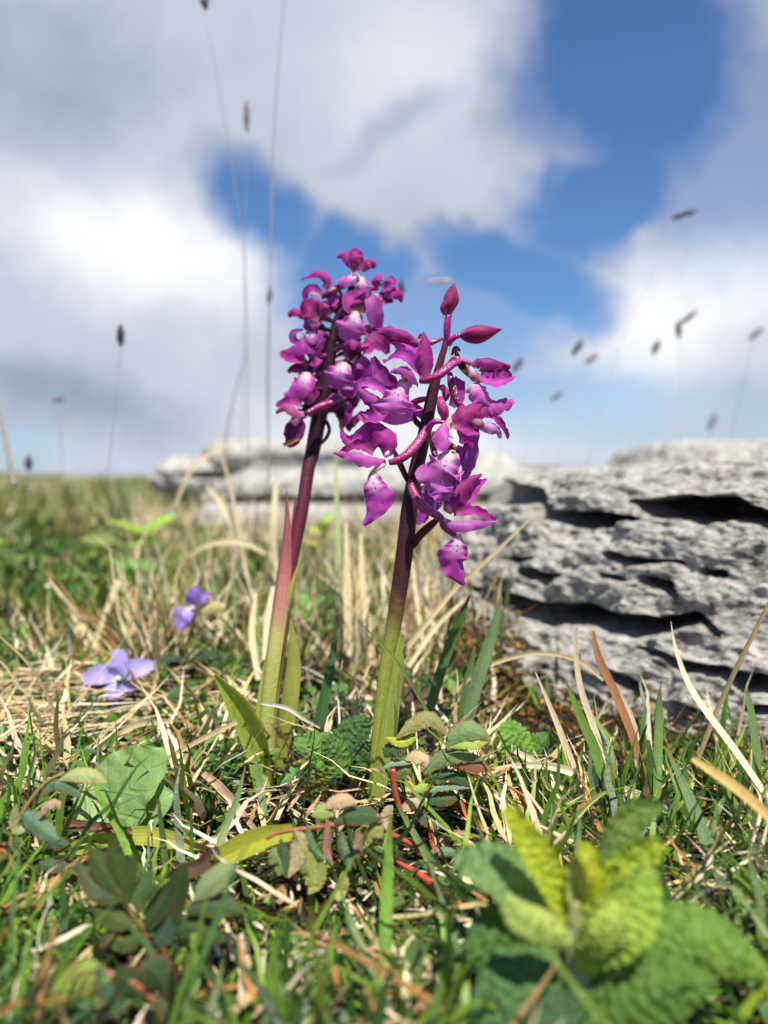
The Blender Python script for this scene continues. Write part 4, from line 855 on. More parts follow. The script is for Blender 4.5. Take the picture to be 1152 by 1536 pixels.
     ([(520, 600, 3), (600, 560, 4), (640, 600, 5)], [20, 26, 16], WINE, [('p', [(600, 600, 4), (620, 700, 3), (600, 800, 4)], (90, 150, 60), (.14, .01, .08)), ('p', [(450, 700, 3), (450, 800, 3), (420, 900, 3)], (60, 90, 40), (.12, .01, .08))]),
     ([(480, 960, 3), (440, 900, 4), (420, 860, 4)], [20, 26, 16], WINE, [('p', [(400, 880, 3), (440, 960, 2), (430, 1040, 3)], (70, 80, 40), (.22, .02, .2)), ('p', [(600, 860, 4), (620, 960, 4), (560, 1080, 4)], (110, 170, 80), (.12, .01, .07))]),
     ([(480, 1060, 3), (540, 1080, 2), (560, 1160, 2)], [20, 28, 20], WINE, [('p', [(600, 1060, 3), (640, 1130, 3), (620, 1230, 3)], (110, 160, 60), (.12, .01, .07))]),
    ]
    for ov, r, col, pets in FL:
        O.ovary(ov, r, col)
        for kind, p, w, cc in pets:
            if kind == 'l': O.lip(p, w, cc, nu=20, nv=11)
            elif kind == 't': O.petal(p, w, cc, name='throat', cup=.4, ruffle=0, nu=10, nv=7)
            else: O.petal(p, w, cc, nu=16, nv=9, ruffle=.04)
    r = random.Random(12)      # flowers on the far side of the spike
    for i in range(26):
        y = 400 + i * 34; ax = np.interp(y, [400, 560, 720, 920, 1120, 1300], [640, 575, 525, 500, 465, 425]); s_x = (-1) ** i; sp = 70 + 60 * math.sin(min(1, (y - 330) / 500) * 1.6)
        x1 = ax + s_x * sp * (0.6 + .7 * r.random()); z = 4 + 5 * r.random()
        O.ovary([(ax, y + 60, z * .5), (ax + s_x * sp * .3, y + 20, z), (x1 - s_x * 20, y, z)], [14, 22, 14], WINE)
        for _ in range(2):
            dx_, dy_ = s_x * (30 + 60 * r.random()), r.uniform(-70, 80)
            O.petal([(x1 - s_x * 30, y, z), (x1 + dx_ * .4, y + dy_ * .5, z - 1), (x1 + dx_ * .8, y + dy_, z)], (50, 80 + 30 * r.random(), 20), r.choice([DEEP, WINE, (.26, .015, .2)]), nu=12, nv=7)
rear_orchid()

# ------------------------------------------------------------------ violets
def violet(label, cx, cy, d, scale, petals, lean, stem):
    t = Thing('violet_flower', label, 'violet', P(*stem[0]), 'dog violets')
    pp = lambda x, y, z=0: P(cx + x * scale, cy + y * scale, d + z / 1000)
    s = tube('stem', t, STALK, (0.10, 0.14, 0.04), [P(*a) for a in stem] + [pp(0, 0, 2)], [0.0007] * (len(stem) + 1), nu=16, ns=7)
    for pts, w, col in petals:
        sheet('petal', t, VIOLET, col, [pp(*a) for a in pts], [x * scale / F * d for x in w], nrm_hint(-.1, .4), cup=.14, ruffle=.03, nu=18, nv=9, seed=len(pts) + int(pts[-1][0]))
    v, f, uv = tube_geo([pp(-3, 2, -1.5), pp(0, 0, -2), pp(3, 1, -1)], [0.0003, 0.0011, 0.0003], nu=8, ns=8); build('centre', v, f, STALK, t, uv, (0.75, 0.7, 0.5))
    tube('spur', t, VIOLET, (0.55, 0.5, 0.7), [pp(2, 2, 1), pp(8, 4, 4), pp(12, 0, 6)], [0.001, 0.0013, 0.0006], nu=8, ns=7)
LV, LV2 = (0.44, 0.37, 0.82), (0.34, 0.27, 0.74)
violet('pale lilac violet facing the viewer above the flattened straw, five petals spread', 177, 1018, 0.30, 1.0,
       [([(0, 0, 0), (2, -16, -2), (4, -44, -1)], (10, 34, 18), LV), ([(2, -2, 0), (24, -14, -2), (53, -20, -1)], (10, 30, 14), LV), ([(-2, 0, 0), (-24, -6, -2), (-52, 2, -1)], (10, 30, 16), LV),
        ([(0, 4, 0), (-6, 20, -3), (-16, 40, -3)], (10, 30, 14), (0.42, 0.34, 0.86)), ([(2, 3, 0), (12, 10, -1), (28, 16, 0)], (8, 18, 8), LV2)], 0, [(182, 1120, .300), (180, 1060, .302)])
violet('deeper purple violet seen side on, half hidden among the green leaves', 288, 912, 0.36, 1.0,
       [([(0, 0, 0), (2, -16, -2), (8, -34, 0)], (12, 24, 6), (0.20, 0.10, 0.45)), ([(0, 0, 0), (12, -14, -1), (28, -20, 0)], (10, 20, 6), (0.24, 0.13, 0.52)), ([(-2, 2, 0), (-14, 12, -3), (-26, 28, -2)], (12, 32, 12), (0.36, 0.25, 0.75)),
        ([(4, 4, 2), (22, 4, 2), (44, -2, 3)], (10, 22, 12), (0.55, 0.52, 0.30)), ([(-4, 4, 0), (-8, 18, -1), (-16, 30, 0)], (10, 18, 6), LV2)], 0, [(292, 1010, .362), (290, 950, .363)])

# ------------------------------------------------------------------ leaves
def leaf_set(t, mat, rows, d, dflt_n=(0, .8), **kw):
    for i, r in enumerate(rows):
        pts, w, col = r[:3]; k = dict(kw); k.update(r[3] if len(r) > 3 else {}); nh = k.pop('nh', dflt_n); dd = k.pop('d', d); nm = k.pop('name', 'leaflet'); mm = k.pop('mat', mat)
        C = [PS(p[0], p[1], dd + (p[2] / 1000 if len(p) > 2 else 0)) for p in pts]
        if isinstance(w, (int, float)): w = [w * .12, w * .8, w, w * .85, w * .1]
        if nm == 'leaflet': w = [x * 1.15 for x in w]
        k.setdefault('nu', 30); k.setdefault('nv', 9)
        sheet(nm, t, mm, col, C, [x / F * dd for x in w], nrm_hint(*nh), seed=i + int(pts[0][0]), **k)
def cv(ox, oy, sc): return lambda L: [(ox + a[0] / sc, oy + a[1] / sc) + tuple(a[2:]) for a in L]

# wrinkled-leaf herb close to the lens
cc = cv(660, 1050, 2.341); base = G(862, 1520)
t = Thing('wrinkled_herb', 'blurred bright yellow-green wrinkled herb close to the lens at the bottom right', 'plant', base, 'wrinkled-leaved herbs')
Y1, Y2, GG, GB = (0.42, 0.50, 0.035), (0.34, 0.46, 0.045), (0.10, 0.20, 0.04), (0.07, 0.16, 0.04)
tube('stem', t, STALK, (0.26, 0.28, 0.12), [base + [0, 0, -.003]] + [PS(*a, .1235) for a in cc([(500, 1040), (485, 900), (480, 760), (480, 700)])], [.0024, .0026, .0022, .0018, .0012], nu=16, ns=10)
S_ = dict(serr=.16, sern=12, cren=True, crinkle=.085, cup=-.14, nu=52, nv=17, name='leaf')
leaf_set(t, SAGE, [
    (cc([(455, 770), (395, 640), (310, 500), (225, 375)]), [30, 52, 54, 46, 20], Y1, dict(nh=(.2, .3), cup=.2)),
    (cc([(490, 740), (478, 640), (480, 560), (495, 500)]), [22, 44, 40, 26, 8], (0.40, 0.44, 0.16), dict(nh=(0, .1), cup=.4)),
    (cc([(500, 740, -2), (545, 640, -3), (525, 560, -3), (485, 500, -2)]), [14, 30, 34, 30, 14], Y1, dict(nh=(.2, .2), cup=.2)),
    (cc([(540, 760, 2), (610, 660, 2), (690, 570, 2), (775, 490, 1)]), [30, 62, 64, 56, 24], Y2, dict(nh=(-.1, .6), cup=.2)),
    (cc([(570, 640, 8), (620, 500, 9), (690, 400, 10), (785, 372, 9)]), [24, 50, 54, 46, 14], (0.13, 0.22, 0.06), dict(nh=(-.2, .4), cup=.2)),
    (cc([(430, 800, 4), (330, 700, 4), (190, 610, 4), (50, 560, 6)]), [40, 90, 100, 84, 24], (0.17, 0.30, 0.12), dict(nh=(0, 1.4), cup=.15)),
    (cc([(440, 860, 4), (340, 830, 4), (210, 850, 2), (90, 900, 0)]), [60, 120, 130, 100, 24], GB, dict(nh=(-.2, .5), cup=-.25)),
    (cc([(460, 850, -6), (380, 800, -8), (300, 770, -9), (225, 700, -8)]), [24, 48, 52, 46, 22], (0.40, 0.50, 0.14), dict(nh=(0, .7), cup=-.3)),
    (cc([(520, 900, -5), (600, 800, -7), (680, 700, -6), (735, 590, -4)]), [40, 84, 90, 70, 20], (0.28, 0.42, 0.07), dict(nh=(.1, .5), cup=.2)),
    (cc([(520, 960, -4), (560, 880, -8), (600, 800, -9), (640, 720, -8)]), [40, 66, 66, 50, 20], (0.36, 0.48, 0.10), dict(nh=(0, .5), cup=-.2)),
    (cc([(540, 1000, 0), (700, 900, -2), (880, 830, -4), (1020, 870, -6), (1150, 960, -6)]), [50, 100, 104, 90, 30], (0.15, 0.28, 0.05), dict(nh=(.1, .8), cup=-.3)),
    (cc([(510, 1140, -6), (640, 1080, -8), (800, 1000, -9), (960, 990, -9)]), [50, 110, 110, 84, 20], GG, dict(nh=(0, .9), cup=-.2)),
    (cc([(470, 1010, 0), (370, 1000, -2), (250, 1050, -5), (120, 1140, -7)]), [60, 130, 140, 110, 30], (0.08, 0.18, 0.06), dict(nh=(-.2, .6), cup=-.2)),
    (cc([(480, 1060, -3), (440, 1130, -6), (400, 1200, -8)]), [50, 100, 80], (0.06, 0.13, 0.06), dict(nh=(0, .4))),
], 0.124, **S_)
# smaller wrinkled herbs
def herb(label, base_px, rows, d, oz=0.0, kind='wrinkled_herb', mat=None, group='wrinkled-leaved herbs', **kw):
    b = G(*base_px); t = Thing(kind, label, 'plant', b, group); top = rows[0][0][0]
    tube('stem', t, STALK, (0.13, 0.13, 0.05), [b + [0, 0, -.003], P(top[0], top[1], d)], [.0008, .0006], nu=6, ns=6)
    leaf_set(t, mat or SAGE, rows, d, **kw); return t
cc = cv(400, 1050, 2.88)
K = dict(serr=.18, sern=9, cren=True, crinkle=.085, cup=-.1, nu=44, nv=15, name='leaf')
herb('dark green crinkled herb with scalloped leaves just left of the front orchid foot', (478, 1195), [
    (cc([(250, 330), (270, 260), (210, 200), (120, 195)]), [26, 52, 58, 44, 16], (0.13, 0.26, 0.06), dict(nh=(0, .5))),
    (cc([(265, 330), (300, 280), (290, 220), (250, 160)]), [16, 40, 46, 40, 12], (0.10, 0.20, 0.05), dict(nh=(.2, .6))),
    (cc([(300, 260, 6), (340, 190, 8), (390, 130, 9), (440, 80, 10)]), [20, 52, 58, 46, 16], (0.06, 0.15, 0.05), dict(nh=(.2, .5))),
    (cc([(330, 330, 5), (380, 270, 6), (430, 220, 7), (450, 180, 7)]), [30, 50, 50, 30, 10], (0.05, 0.13, 0.04), dict(nh=(.2, .4))),
    (cc([(250, 300, -3), (230, 280, -4), (215, 270, -4)]), [8, 14, 6], (0.22, 0.40, 0.07), {}),
    (cc([(240, 330, -2), (215, 380, -2), (220, 430, -1)]), [30, 40, 30], (0.14, 0.16, 0.04), dict(nh=(0, .1)))], 0.214, **K)
herb('single fresh green scalloped leaf right of the reddish leaflets below the rock', (790, 1165), [
    (cc([(1130, 270), (1090, 200), (1050, 150), (1000, 120)]), [20, 52, 58, 46, 14], (0.16, 0.34, 0.07), dict(nh=(.1, .6))),
    (cc([(1140, 230, 4), (1180, 180, 5), (1230, 150, 6)]), [14, 30, 10], (0.10, 0.24, 0.06), dict(nh=(.1, .6)))], 0.232, **K)
herb('crinkled green leaf cut by the right edge of the frame', (1160, 1400), [
    ([(1175, 1385), (1140, 1360), (1120, 1330), (1115, 1300)], [30, 58, 60, 44, 12], (0.20, 0.36, 0.10), dict(nh=(-.2, .6))),
    ([(1185, 1370, 2), (1165, 1330, 2), (1160, 1290, 2)], [20, 50, 16], (0.16, 0.30, 0.08), dict(nh=(0, .6)))], 0.157, **K)

# burnet sprigs: toothed leaflets on red stalks
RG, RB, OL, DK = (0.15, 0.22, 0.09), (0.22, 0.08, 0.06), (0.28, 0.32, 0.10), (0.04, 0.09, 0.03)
BK = dict(serr=.22, sern=9, fold=-.16, nu=46, nv=9, ruffle=.02)
b = G(600, 1235); t = Thing('burnet_sprig', 'toothed green and red-edged leaflets on red stalks right of the front orchid foot', 'plant', b, 'toothed-leaflet sprigs')
for pts, r in (([(545, 295), (552, 380), (570, 450), (600, 500)], .0011), ([(540, 580), (620, 620), (690, 650)], .0010), ([(710, 560), (715, 620), (735, 660)], .0010), ([(500, 520), (480, 560), (440, 600)], .0008), ([(600, 500), (620, 560), (660, 620)], .0008)):
    tube('stalk', t, REDSTEM, (0.34, 0.08, 0.05), [PS(*a, .2005) for a in cc(pts)], [r * .75, r * .7, r * .55], nu=16, ns=8)
leaf_set(t, BURNET, [
    (cc([(560, 165), (640, 100), (710, 80), (785, 155)]), 26, (0.24, 0.26, 0.10), {}), (cc([(515, 160), (560, 178), (600, 180), (650, 158)]), 15, (0.34, 0.44, 0.06), {}),
    (cc([(780, 215), (820, 160), (880, 130), (970, 170)]), 34, (0.15, 0.25, 0.11), dict(nh=(0, .5))), (cc([(790, 205, -1), (850, 195, -2), (900, 195, -2), (960, 180)]), 12, (0.30, 0.42, 0.08), {}),
    (cc([(620, 190), (570, 200), (530, 220), (510, 250)]), 26, DK, {}), (cc([(495, 298), (540, 275), (580, 270), (622, 276)]), 9, (0.22, 0.32, 0.22), {}),
    (cc([(680, 320), (740, 260), (820, 235), (935, 258)]), 26, (0.13, 0.20, 0.09), {}), (cc([(790, 285), (860, 275), (920, 285), (985, 302)]), 17, RB, {}),
    (cc([(685, 345), (750, 320), (820, 330), (885, 375)]), 18, DK, {}), (cc([(685, 398), (750, 378), (820, 370), (890, 378)]), 12, (0.20, 0.30, 0.18), {}),
    (cc([(560, 370), (575, 320), (600, 300), (622, 320)]), 26, (0.12, 0.15, 0.06), {}), (cc([(580, 480), (620, 450), (660, 430), (695, 432)]), 24, (0.48, 0.42, 0.28), {}),
    (cc([(700, 445), (740, 430), (790, 425), (825, 430)]), 20, DK, {}), (cc([(520, 560), (510, 520), (525, 480), (545, 455)]), 17, (0.48, 0.42, 0.28), {}),
    (cc([(620, 390), (660, 380), (690, 370), (720, 372)]), 14, (0.30, 0.44, 0.08), {}), (cc([(640, 480, 2), (680, 500, 2), (720, 520, 2), (740, 560, 2)]), 26, (0.06, 0.13, 0.08), {}),
    (cc([(800, 600), (830, 590), (860, 600), (880, 640)]), 20, (0.36, 0.20, 0.16), {}), (cc([(700, 660, -1), (740, 652, -2), (790, 655, -2), (830, 670)]), 12, (0.14, 0.26, 0.14), {}),
    (cc([(600, 260), (640, 240), (680, 260), (690, 290)]), 22, (0.5, 0.42, 0.3), {}),
], 0.200, **BK)
b = G(430, 1290); t = Thing('burnet_sprig', 'row of folded pale toothed leaflets with pink edges below the two orchids', 'plant', b, 'toothed-leaflet sprigs')
tube('stalk', t, REDSTEM, (0.36, 0.13, 0.06), [PS(*a, .1695) for a in cc([(490, 500), (400, 520), (250, 545), (60, 570), (0, 600)])], [.0004, .0005, .0004], nu=20, ns=7)
leaf_set(t, BURNET, [
    (cc([(195, 500), (230, 480), (260, 480), (290, 500)]), 26, (0.26, 0.36, 0.12), {}), (cc([(250, 470), (290, 440), (340, 430), (390, 448)]), 22, (0.48, 0.34, 0.22), {}), (cc([(290, 530), (360, 500), (430, 495), (500, 512)]), 28, DK, {}),
    (cc([(175, 535), (175, 590), (200, 650), (250, 692)]), 20, (0.18, 0.30, 0.16), dict(nh=(-.6, .2))), (cc([(262, 505), (270, 560), (262, 640), (285, 715)]), 14, (0.42, 0.22, 0.18), dict(nh=(.6, .2))),
    (cc([(322, 565), (325, 620), (340, 680), (360, 740)]), 18, (0.20, 0.30, 0.18), dict(nh=(-.4, .2))), (cc([(402, 555), (400, 610), (395, 670), (382, 725)]), 18, (0.40, 0.26, 0.2), dict(nh=(.6, .2))), (cc([(360, 560), (370, 620), (372, 680), (375, 720)]), 16, (0.06, 0.12, 0.07), {}),
    (cc([(120, 560), (140, 610), (125, 690), (92, 765)]), 28, (0.46, 0.42, 0.26), dict(nh=(-.2, .2))), (cc([(20, 640), (40, 670), (60, 710), (50, 760)]), 28, (0.18, 0.28, 0.12), {}), (cc([(60, 600), (70, 660), (80, 720), (85, 770)]), 18, (0.07, 0.13, 0.07), {}),
    (cc([(240, 700), (230, 740), (210, 790), (180, 838)]), 24, (0.34, 0.38, 0.12), {}), (cc([(330, 740), (330, 790), (315, 830), (308, 870)]), 20, (0.36, 0.38, 0.16), {}), (cc([(170, 650), (180, 700), (190, 760), (170, 800)]), 34, (0.30, 0.36, 0.10), {}),
    (cc([(70, 800), (60, 840), (58, 880)]), 18, (0.42, 0.36, 0.22), {}), (cc([(440, 620), (460, 580), (480, 560), (500, 600)]), 24, (0.24, 0.30, 0.10), {}), (cc([(560, 780), (550, 830), (560, 880), (575, 900)]), 26, (0.10, 0.18, 0.06), {}),
], 0.169, **BK)
cc = cv(0, 1080, 2.4)
b = G(60, 1330); t = Thing('burnet_sprig', 'arching sprig of small toothed leaflets at the left edge in front of the broad leaf', 'plant', b, 'toothed-leaflet sprigs')
tube('stalk', t, REDSTEM, (0.30, 0.22, 0.08), [b, *[PS(*a, .1725) for a in cc([(60, 560), (40, 440), (90, 320), (160, 230), (230, 190)])]], [.0005, .0005, .0003], nu=22, ns=7)
leaf_set(t, BURNET, [
    (cc([(140, 285), (190, 225), (240, 235), (290, 278)]), 24, (0.10, 0.17, 0.09), {}), (cc([(215, 215), (270, 195), (330, 200), (385, 225)]), 24, (0.32, 0.38, 0.16), {}), (cc([(75, 335), (110, 360), (160, 400), (210, 432)]), 30, (0.13, 0.24, 0.16), dict(nh=(-.3, .5))),
    (cc([(22, 440), (35, 490), (60, 540), (105, 562)]), 30, (0.14, 0.26, 0.17), dict(nh=(-.4, .5))), (cc([(140, 355), (165, 310), (200, 300), (215, 320)]), 16, (0.40, 0.30, 0.22), {}), (cc([(145, 470), (180, 440), (220, 445), (258, 462)]), 18, DK, {}),
    (cc([(60, 300), (50, 350), (60, 390), (90, 400)]), 18, (0.30, 0.34, 0.18), {}), (cc([(-30, 500), (10, 470), (40, 500)]), 26, (0.3, 0.12, 0.05), {}), (cc([(110, 540), (160, 520), (220, 530), (280, 545)]), 18, (0.05, 0.10, 0.05), {}),
], 0.172, **BK)
b = G(235, 1440); t = Thing('burnet_sprig', 'dark green feather-shaped leaves in the lower left, shaded and blurred', 'plant', b, 'toothed-leaflet sprigs')
for pts in ([(540, 860), (520, 760), (470, 690), (430, 600)], [(590, 850), (600, 760), (620, 690), (640, 620)], [(480, 870), (430, 780), (390, 740)]):
    tube('stalk', t, REDSTEM, (0.20, 0.12, 0.04), [PS(*a, .1425) for a in cc(pts)], [.0005, .0005, .0003], nu=14, ns=7)
DKK = (0.05, 0.085, 0.018); DK2 = (0.03, 0.06, 0.016)  # leaf greens darkened further to hold the shade these leaves stand in
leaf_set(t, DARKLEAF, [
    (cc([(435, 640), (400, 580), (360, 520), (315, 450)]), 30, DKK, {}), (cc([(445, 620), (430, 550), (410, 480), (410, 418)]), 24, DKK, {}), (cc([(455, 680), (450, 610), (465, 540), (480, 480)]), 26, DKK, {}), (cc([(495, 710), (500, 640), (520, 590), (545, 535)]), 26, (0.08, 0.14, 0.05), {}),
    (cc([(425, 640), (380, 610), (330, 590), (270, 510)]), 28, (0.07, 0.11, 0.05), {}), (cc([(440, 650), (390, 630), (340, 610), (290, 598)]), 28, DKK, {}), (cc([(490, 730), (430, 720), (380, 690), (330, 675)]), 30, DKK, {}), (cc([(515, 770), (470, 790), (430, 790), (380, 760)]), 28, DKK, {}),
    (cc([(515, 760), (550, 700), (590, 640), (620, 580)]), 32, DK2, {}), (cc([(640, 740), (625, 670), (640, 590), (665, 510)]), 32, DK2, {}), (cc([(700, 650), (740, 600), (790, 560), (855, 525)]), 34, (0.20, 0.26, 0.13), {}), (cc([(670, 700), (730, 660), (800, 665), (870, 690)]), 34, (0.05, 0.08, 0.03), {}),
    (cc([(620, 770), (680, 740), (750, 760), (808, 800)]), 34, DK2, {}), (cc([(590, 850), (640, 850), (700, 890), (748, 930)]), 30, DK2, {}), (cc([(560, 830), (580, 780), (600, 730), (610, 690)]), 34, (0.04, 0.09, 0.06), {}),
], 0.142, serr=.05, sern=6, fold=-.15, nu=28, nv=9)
b = G(170, 1530); t = Thing('arched_leaf_sprig', 'out of focus red-edged arching leaves at the bottom left corner', 'plant', b, 'toothed-leaflet sprigs')
tube('stalk', t, REDSTEM, (0.26, 0.10, 0.05), [PS(*a, .1255) for a in cc([(620, 1080), (500, 960), (380, 910), (300, 930)])], [.0005, .0005, .0003], nu=14, ns=7)
leaf_set(t, BURNET, [
    (cc([(130, 1120), (190, 1000), (290, 930), (400, 930)]), 60, (0.22, 0.32, 0.07), dict(cup=-.3)), (cc([(230, 1130), (260, 1060), (320, 1010), (400, 1000)]), 60, (0.07, 0.16, 0.06), {}), (cc([(350, 890), (390, 950), (420, 1010), (400, 1070)]), 34, (0.06, 0.15, 0.09), {}),
    (cc([(420, 890), (450, 930), (490, 980), (500, 1040)]), 40, DK2, {}), (cc([(500, 880), (550, 900), (590, 950), (600, 1010)]), 44, DK2, {}), (cc([(560, 1000), (620, 1040), (660, 1100)]), 40, (0.05, 0.10, 0.04), {}), (cc([(30, 1130), (90, 1060), (130, 1040)]), 40, (0.05, 0.09, 0.03), {}),
], 0.125, serr=.06, sern=8, fold=-.12, nu=30, nv=9)

# broad leaf and the two lying yellow leaves
b = G(190, 1235); t = Thing('broad_leaf_plant', 'broad smooth blue-green leaf lying flat on the straw at the lower left', 'plant', b)
tube('stalk', t, STALK, (0.2, 0.3, 0.14), [PS(*a, .201) for a in cc([(470, 400), (440, 340), (430, 280)])], [.001, .001, .0008], nu=8, ns=7)
leaf_set(t, BROAD, [
    (cc([(300, 420), (400, 330), (490, 220), (600, 120)]), [60, 118, 128, 104, 20], (0.20, 0.33, 0.12), dict(cup=.10, ruffle=.035, nh=(0, 1.1), name='leaf_blade', nu=30, nv=15)),
    (cc([(470, 400, -3), (520, 340, -3), (580, 290, -3), (625, 270, -2)]), [30, 66, 60, 44, 10], (0.17, 0.30, 0.12), dict(cup=.12, nh=(0, .9), name='leaf_blade', nu=26, nv=13)),
    (cc([(440, 390, -1), (380, 350, 0), (310, 340, 0), (270, 370, 0)]), [26, 56, 56, 36, 10], (0.22, 0.34, 0.13), dict(cup=.1, nh=(0, 1.0), name='leaf_blade', nu=26, nv=13)),
], 0.201)
def lone_leaf(name, label, cat, pts, w, col, d, mat=SHEATH, group=None, extra=(), **k):
    k.setdefault('nu', 34); k.setdefault('nv', 11); nh = k.pop('nh', (0, .7))
    C = [PS(p[0], p[1], d + (p[2] / 1000 if len(p) > 2 else 0)) for p in pts]; org = C[0]
    t = Thing(name, label, cat, org, group)
    sheet('leaf_blade', t, mat, col, C, [x / F * d for x in w], nrm_hint(*nh), **k)
    for e_pts, e_w, e_col in extra:
        sheet('withered_tip', t, STRAW, e_col, [P(p[0], p[1], d - .0006) for p in e_pts], [x / F * d for x in e_w], nrm_hint(*nh), nu=16, nv=7, cup=.3, ruffle=.06)
lone_leaf('fallen_orchid_leaf', 'long yellow-green leaf with a purple-brown left half, lying across the lower left', 'leaf', cc([(180, 500), (330, 450), (500, 420), (640, 440), (740, 462)]), (16, 26, 28, 24, 6), (0.40, 0.44, 0.08), .190, nh=(0, .9), cup=.2,
          extra=[(cc([(220, 378), (330, 388), (400, 392), (475, 402)]), (18, 16, 14, 6), (0.16, 0.06, 0.05))], group='lying yellow leaves')
lone_leaf('fallen_orchid_leaf', 'channelled yellow leaf with a shrivelled dark brown tip, lying below the rear orchid', 'leaf', cc([(720, 540), (820, 490), (930, 440), (1060, 408)]), (16, 32, 36, 24), (0.42, 0.46, 0.05), .174, nh=(0, .7), fold=.30, cup=.1,
          extra=[(cc([(560, 605), (640, 560), (720, 530), (790, 465)]), (8, 20, 24, 14), (0.10, 0.045, 0.04))], group='lying yellow leaves')

# ------------------------------------------------------------------ single blades that can be told apart
def hero(label, pts, w, col, cat='grass blade', name='grass_blade', mat=None, group='single grass blades', dry=False, **k):
    C = [PS(*p) for p in pts]; wd = [w * .7, w, w * .95, w * .6, w * .08] if not isinstance(w, (list, tuple)) else w; dm = np.mean([p[2] for p in pts])
    k.setdefault('fold', .18); k.setdefault('nu', 30); k.setdefault('nv', 7); k.setdefault('nh', (0.1, .2)); nh = k.pop('nh')
    v, f, uv = sheet_geo(C, [x / F * dm for x in wd], nrm_hint(*nh), seed=int(pts[0][0]), **k)
    o = build(name, v, f, mat or (STRAW if dry else LEAF_G), None, uv, col, org=C[0]); tag(o, label, cat, group)
ST, TAN, BLD, GRN, BLG, DGR = (0.66, 0.58, 0.46), (0.52, 0.42, 0.26), (0.42, 0.17, 0.07), (0.13, 0.25, 0.05), (0.15, 0.25, 0.13), (0.06, 0.13, 0.035)
hs = lambda label, pts, w, col=ST, **k: hero(label, pts, w, col, cat='dry grass blade', name='dry_grass_blade', dry=True, group='single dry blades', **k)
hs('white dry blade bowing in front of the rock and leaving the frame at the right', [(1170, 1225, .185), (1105, 1130, .200), (1040, 1040, .215), (1015, 980, .222), (1006, 932, .226)], 11)
hs('thin tan blade leaning right across the rock to the frame edge', [(1030, 1180, .23), (1075, 1065, .222), (1105, 1000, .218), (1160, 890, .212)], [7, 8, 8, 5], TAN)
hs('broad rusty orange blade standing before the dark rock crack', [(972, 1190, .215), (950, 1110, .217), (922, 1040, .220), (897, 985, .222), (889, 946, .223)], [9, 12, 13, 11, 4], (0.34, .15, .07))
hs('pale strip twisted behind the rusty orange blade', [(955, 1150, .222), (953, 1100, .223), (935, 1050, .224), (905, 1000, .224)], 9)
hs('straight cream blade with a hooked tip, left of the rusty orange one', [(930, 1250, .206), (903, 1130, .214), (870, 1030, .219), (863, 960, .221), (867, 938, .221)], 10, (0.60, .52, .38))
hs('cream blade rising to a needle point left of the green one at the rock foot', [(905, 1270, .205), (870, 1180, .210), (835, 1085, .216), (803, 1008, .219)], [12, 12, 9, 2], (0.60, .52, .38))
hs('long flattened white straw arching right across the lower right turf', [(768, 1148, .214), (830, 1150, .212), (920, 1180, .208), (1010, 1215, .203), (1100, 1256, .198)], [8, 12, 15, 16, 8])
hs('short white straw sloping down to meet the arching one', [(772, 1126, .216), (815, 1152, .214), (858, 1195, .212), (880, 1215, .212)], [8, 11, 9, 4])
hs('second cream straw crossing the arching one near its middle', [(875, 1132, .21), (905, 1170, .208), (935, 1205, .206), (950, 1235, .205)], [6, 11, 11, 6])
hs('golden stalk leaning in at the right edge, close and blurred', [(1170, 1240, .150), (1120, 1195, .152), (1080, 1165, .155), (1038, 1138, .158)], [15, 16, 15, 8], (0.60, 0.40, 0.14))
hs('hair-thin tan arch in front of the lower rock layer', [(678, 1040, .26), (730, 1000, .26), (803, 980, .262), (864, 990, .262), (905, 1020, .26)], [5, 6, 6, 4], TAN)
hs('thin tan stalk slanting up across the rock beside the lowest flower', [(600, 985, .28), (680, 886, .29), (721, 849, .29), (807, 767, .30)], [8, 7, 6, 2], TAN)
hs('brown arching stalk along the left frame edge', [(92, 1165, .235), (88, 1090, .238), (50, 1005, .24), (-10, 945, .245)], [7, 6, 5, 3], (0.34, .26, .14))
hs('tan stalk bridging from the broad leaf to the rear orchid foot', [(175, 1185, .222), (240, 1145, .222), (300, 1110, .224), (355, 1083, .226)], [5, 6, 7, 7], TAN)
hs('straw-coloured stalk arching above the broad leaf', [(120, 1155, .235), (165, 1115, .237), (205, 1087, .24), (255, 1082, .24)], [6, 9, 10, 6], TAN)
hs('silvery frayed straw lying beside the rear orchid leaf', [(392, 1055, .222), (430, 1062, .22), (455, 1078, .22), (480, 1092, .22)], [3, 6, 5, 2], (0.6, .58, .56))
hs('pinkish dry stalk between broad leaf and dark twig', [(392, 1255, .205), (360, 1215, .206), (330, 1180, .207), (305, 1160, .208)], [6, 11, 13, 9], (0.50, .33, .24))
hs('stout cream straw slanting up in the middle of the lower turf', [(1118, 1300, .17), (1140, 1200, .18), (1100, 1150, .2)], [3, 6, 3], ST)
hs('pale straw stub slanting near the bottom centre', [(700, 1462, .158), (720, 1452, .158), (750, 1470, .157)], [9, 10, 8], ST)
hs('cream flat straw lying at the bottom below the green blades', [(640, 1500, .15), (690, 1490, .15), (720, 1488, .15)], [12, 15, 12], ST)
hs('bleached straw lying low at the bottom, right of the mid turf', [(400, 1455, .157), (460, 1430, .158), (515, 1425, .158)], [7, 10, 6], ST)
hs('upright flat cream straw rising from the bottom turf left of centre', [(365, 1500, .150), (368, 1440, .151), (362, 1400, .152)], [13, 15, 8], (0.62, .54, .42))
hs('thin cream straw with bent top next to the flat cream one', [(392, 1480, .152), (396, 1430, .152), (400, 1395, .153)], [5, 7, 2], ST)
hs('short cream straw crossing upright between green blades at lower centre left', [(352, 1440, .155), (345, 1410, .155), (340, 1385, .155)], [6, 9, 6], ST)
hg = hero
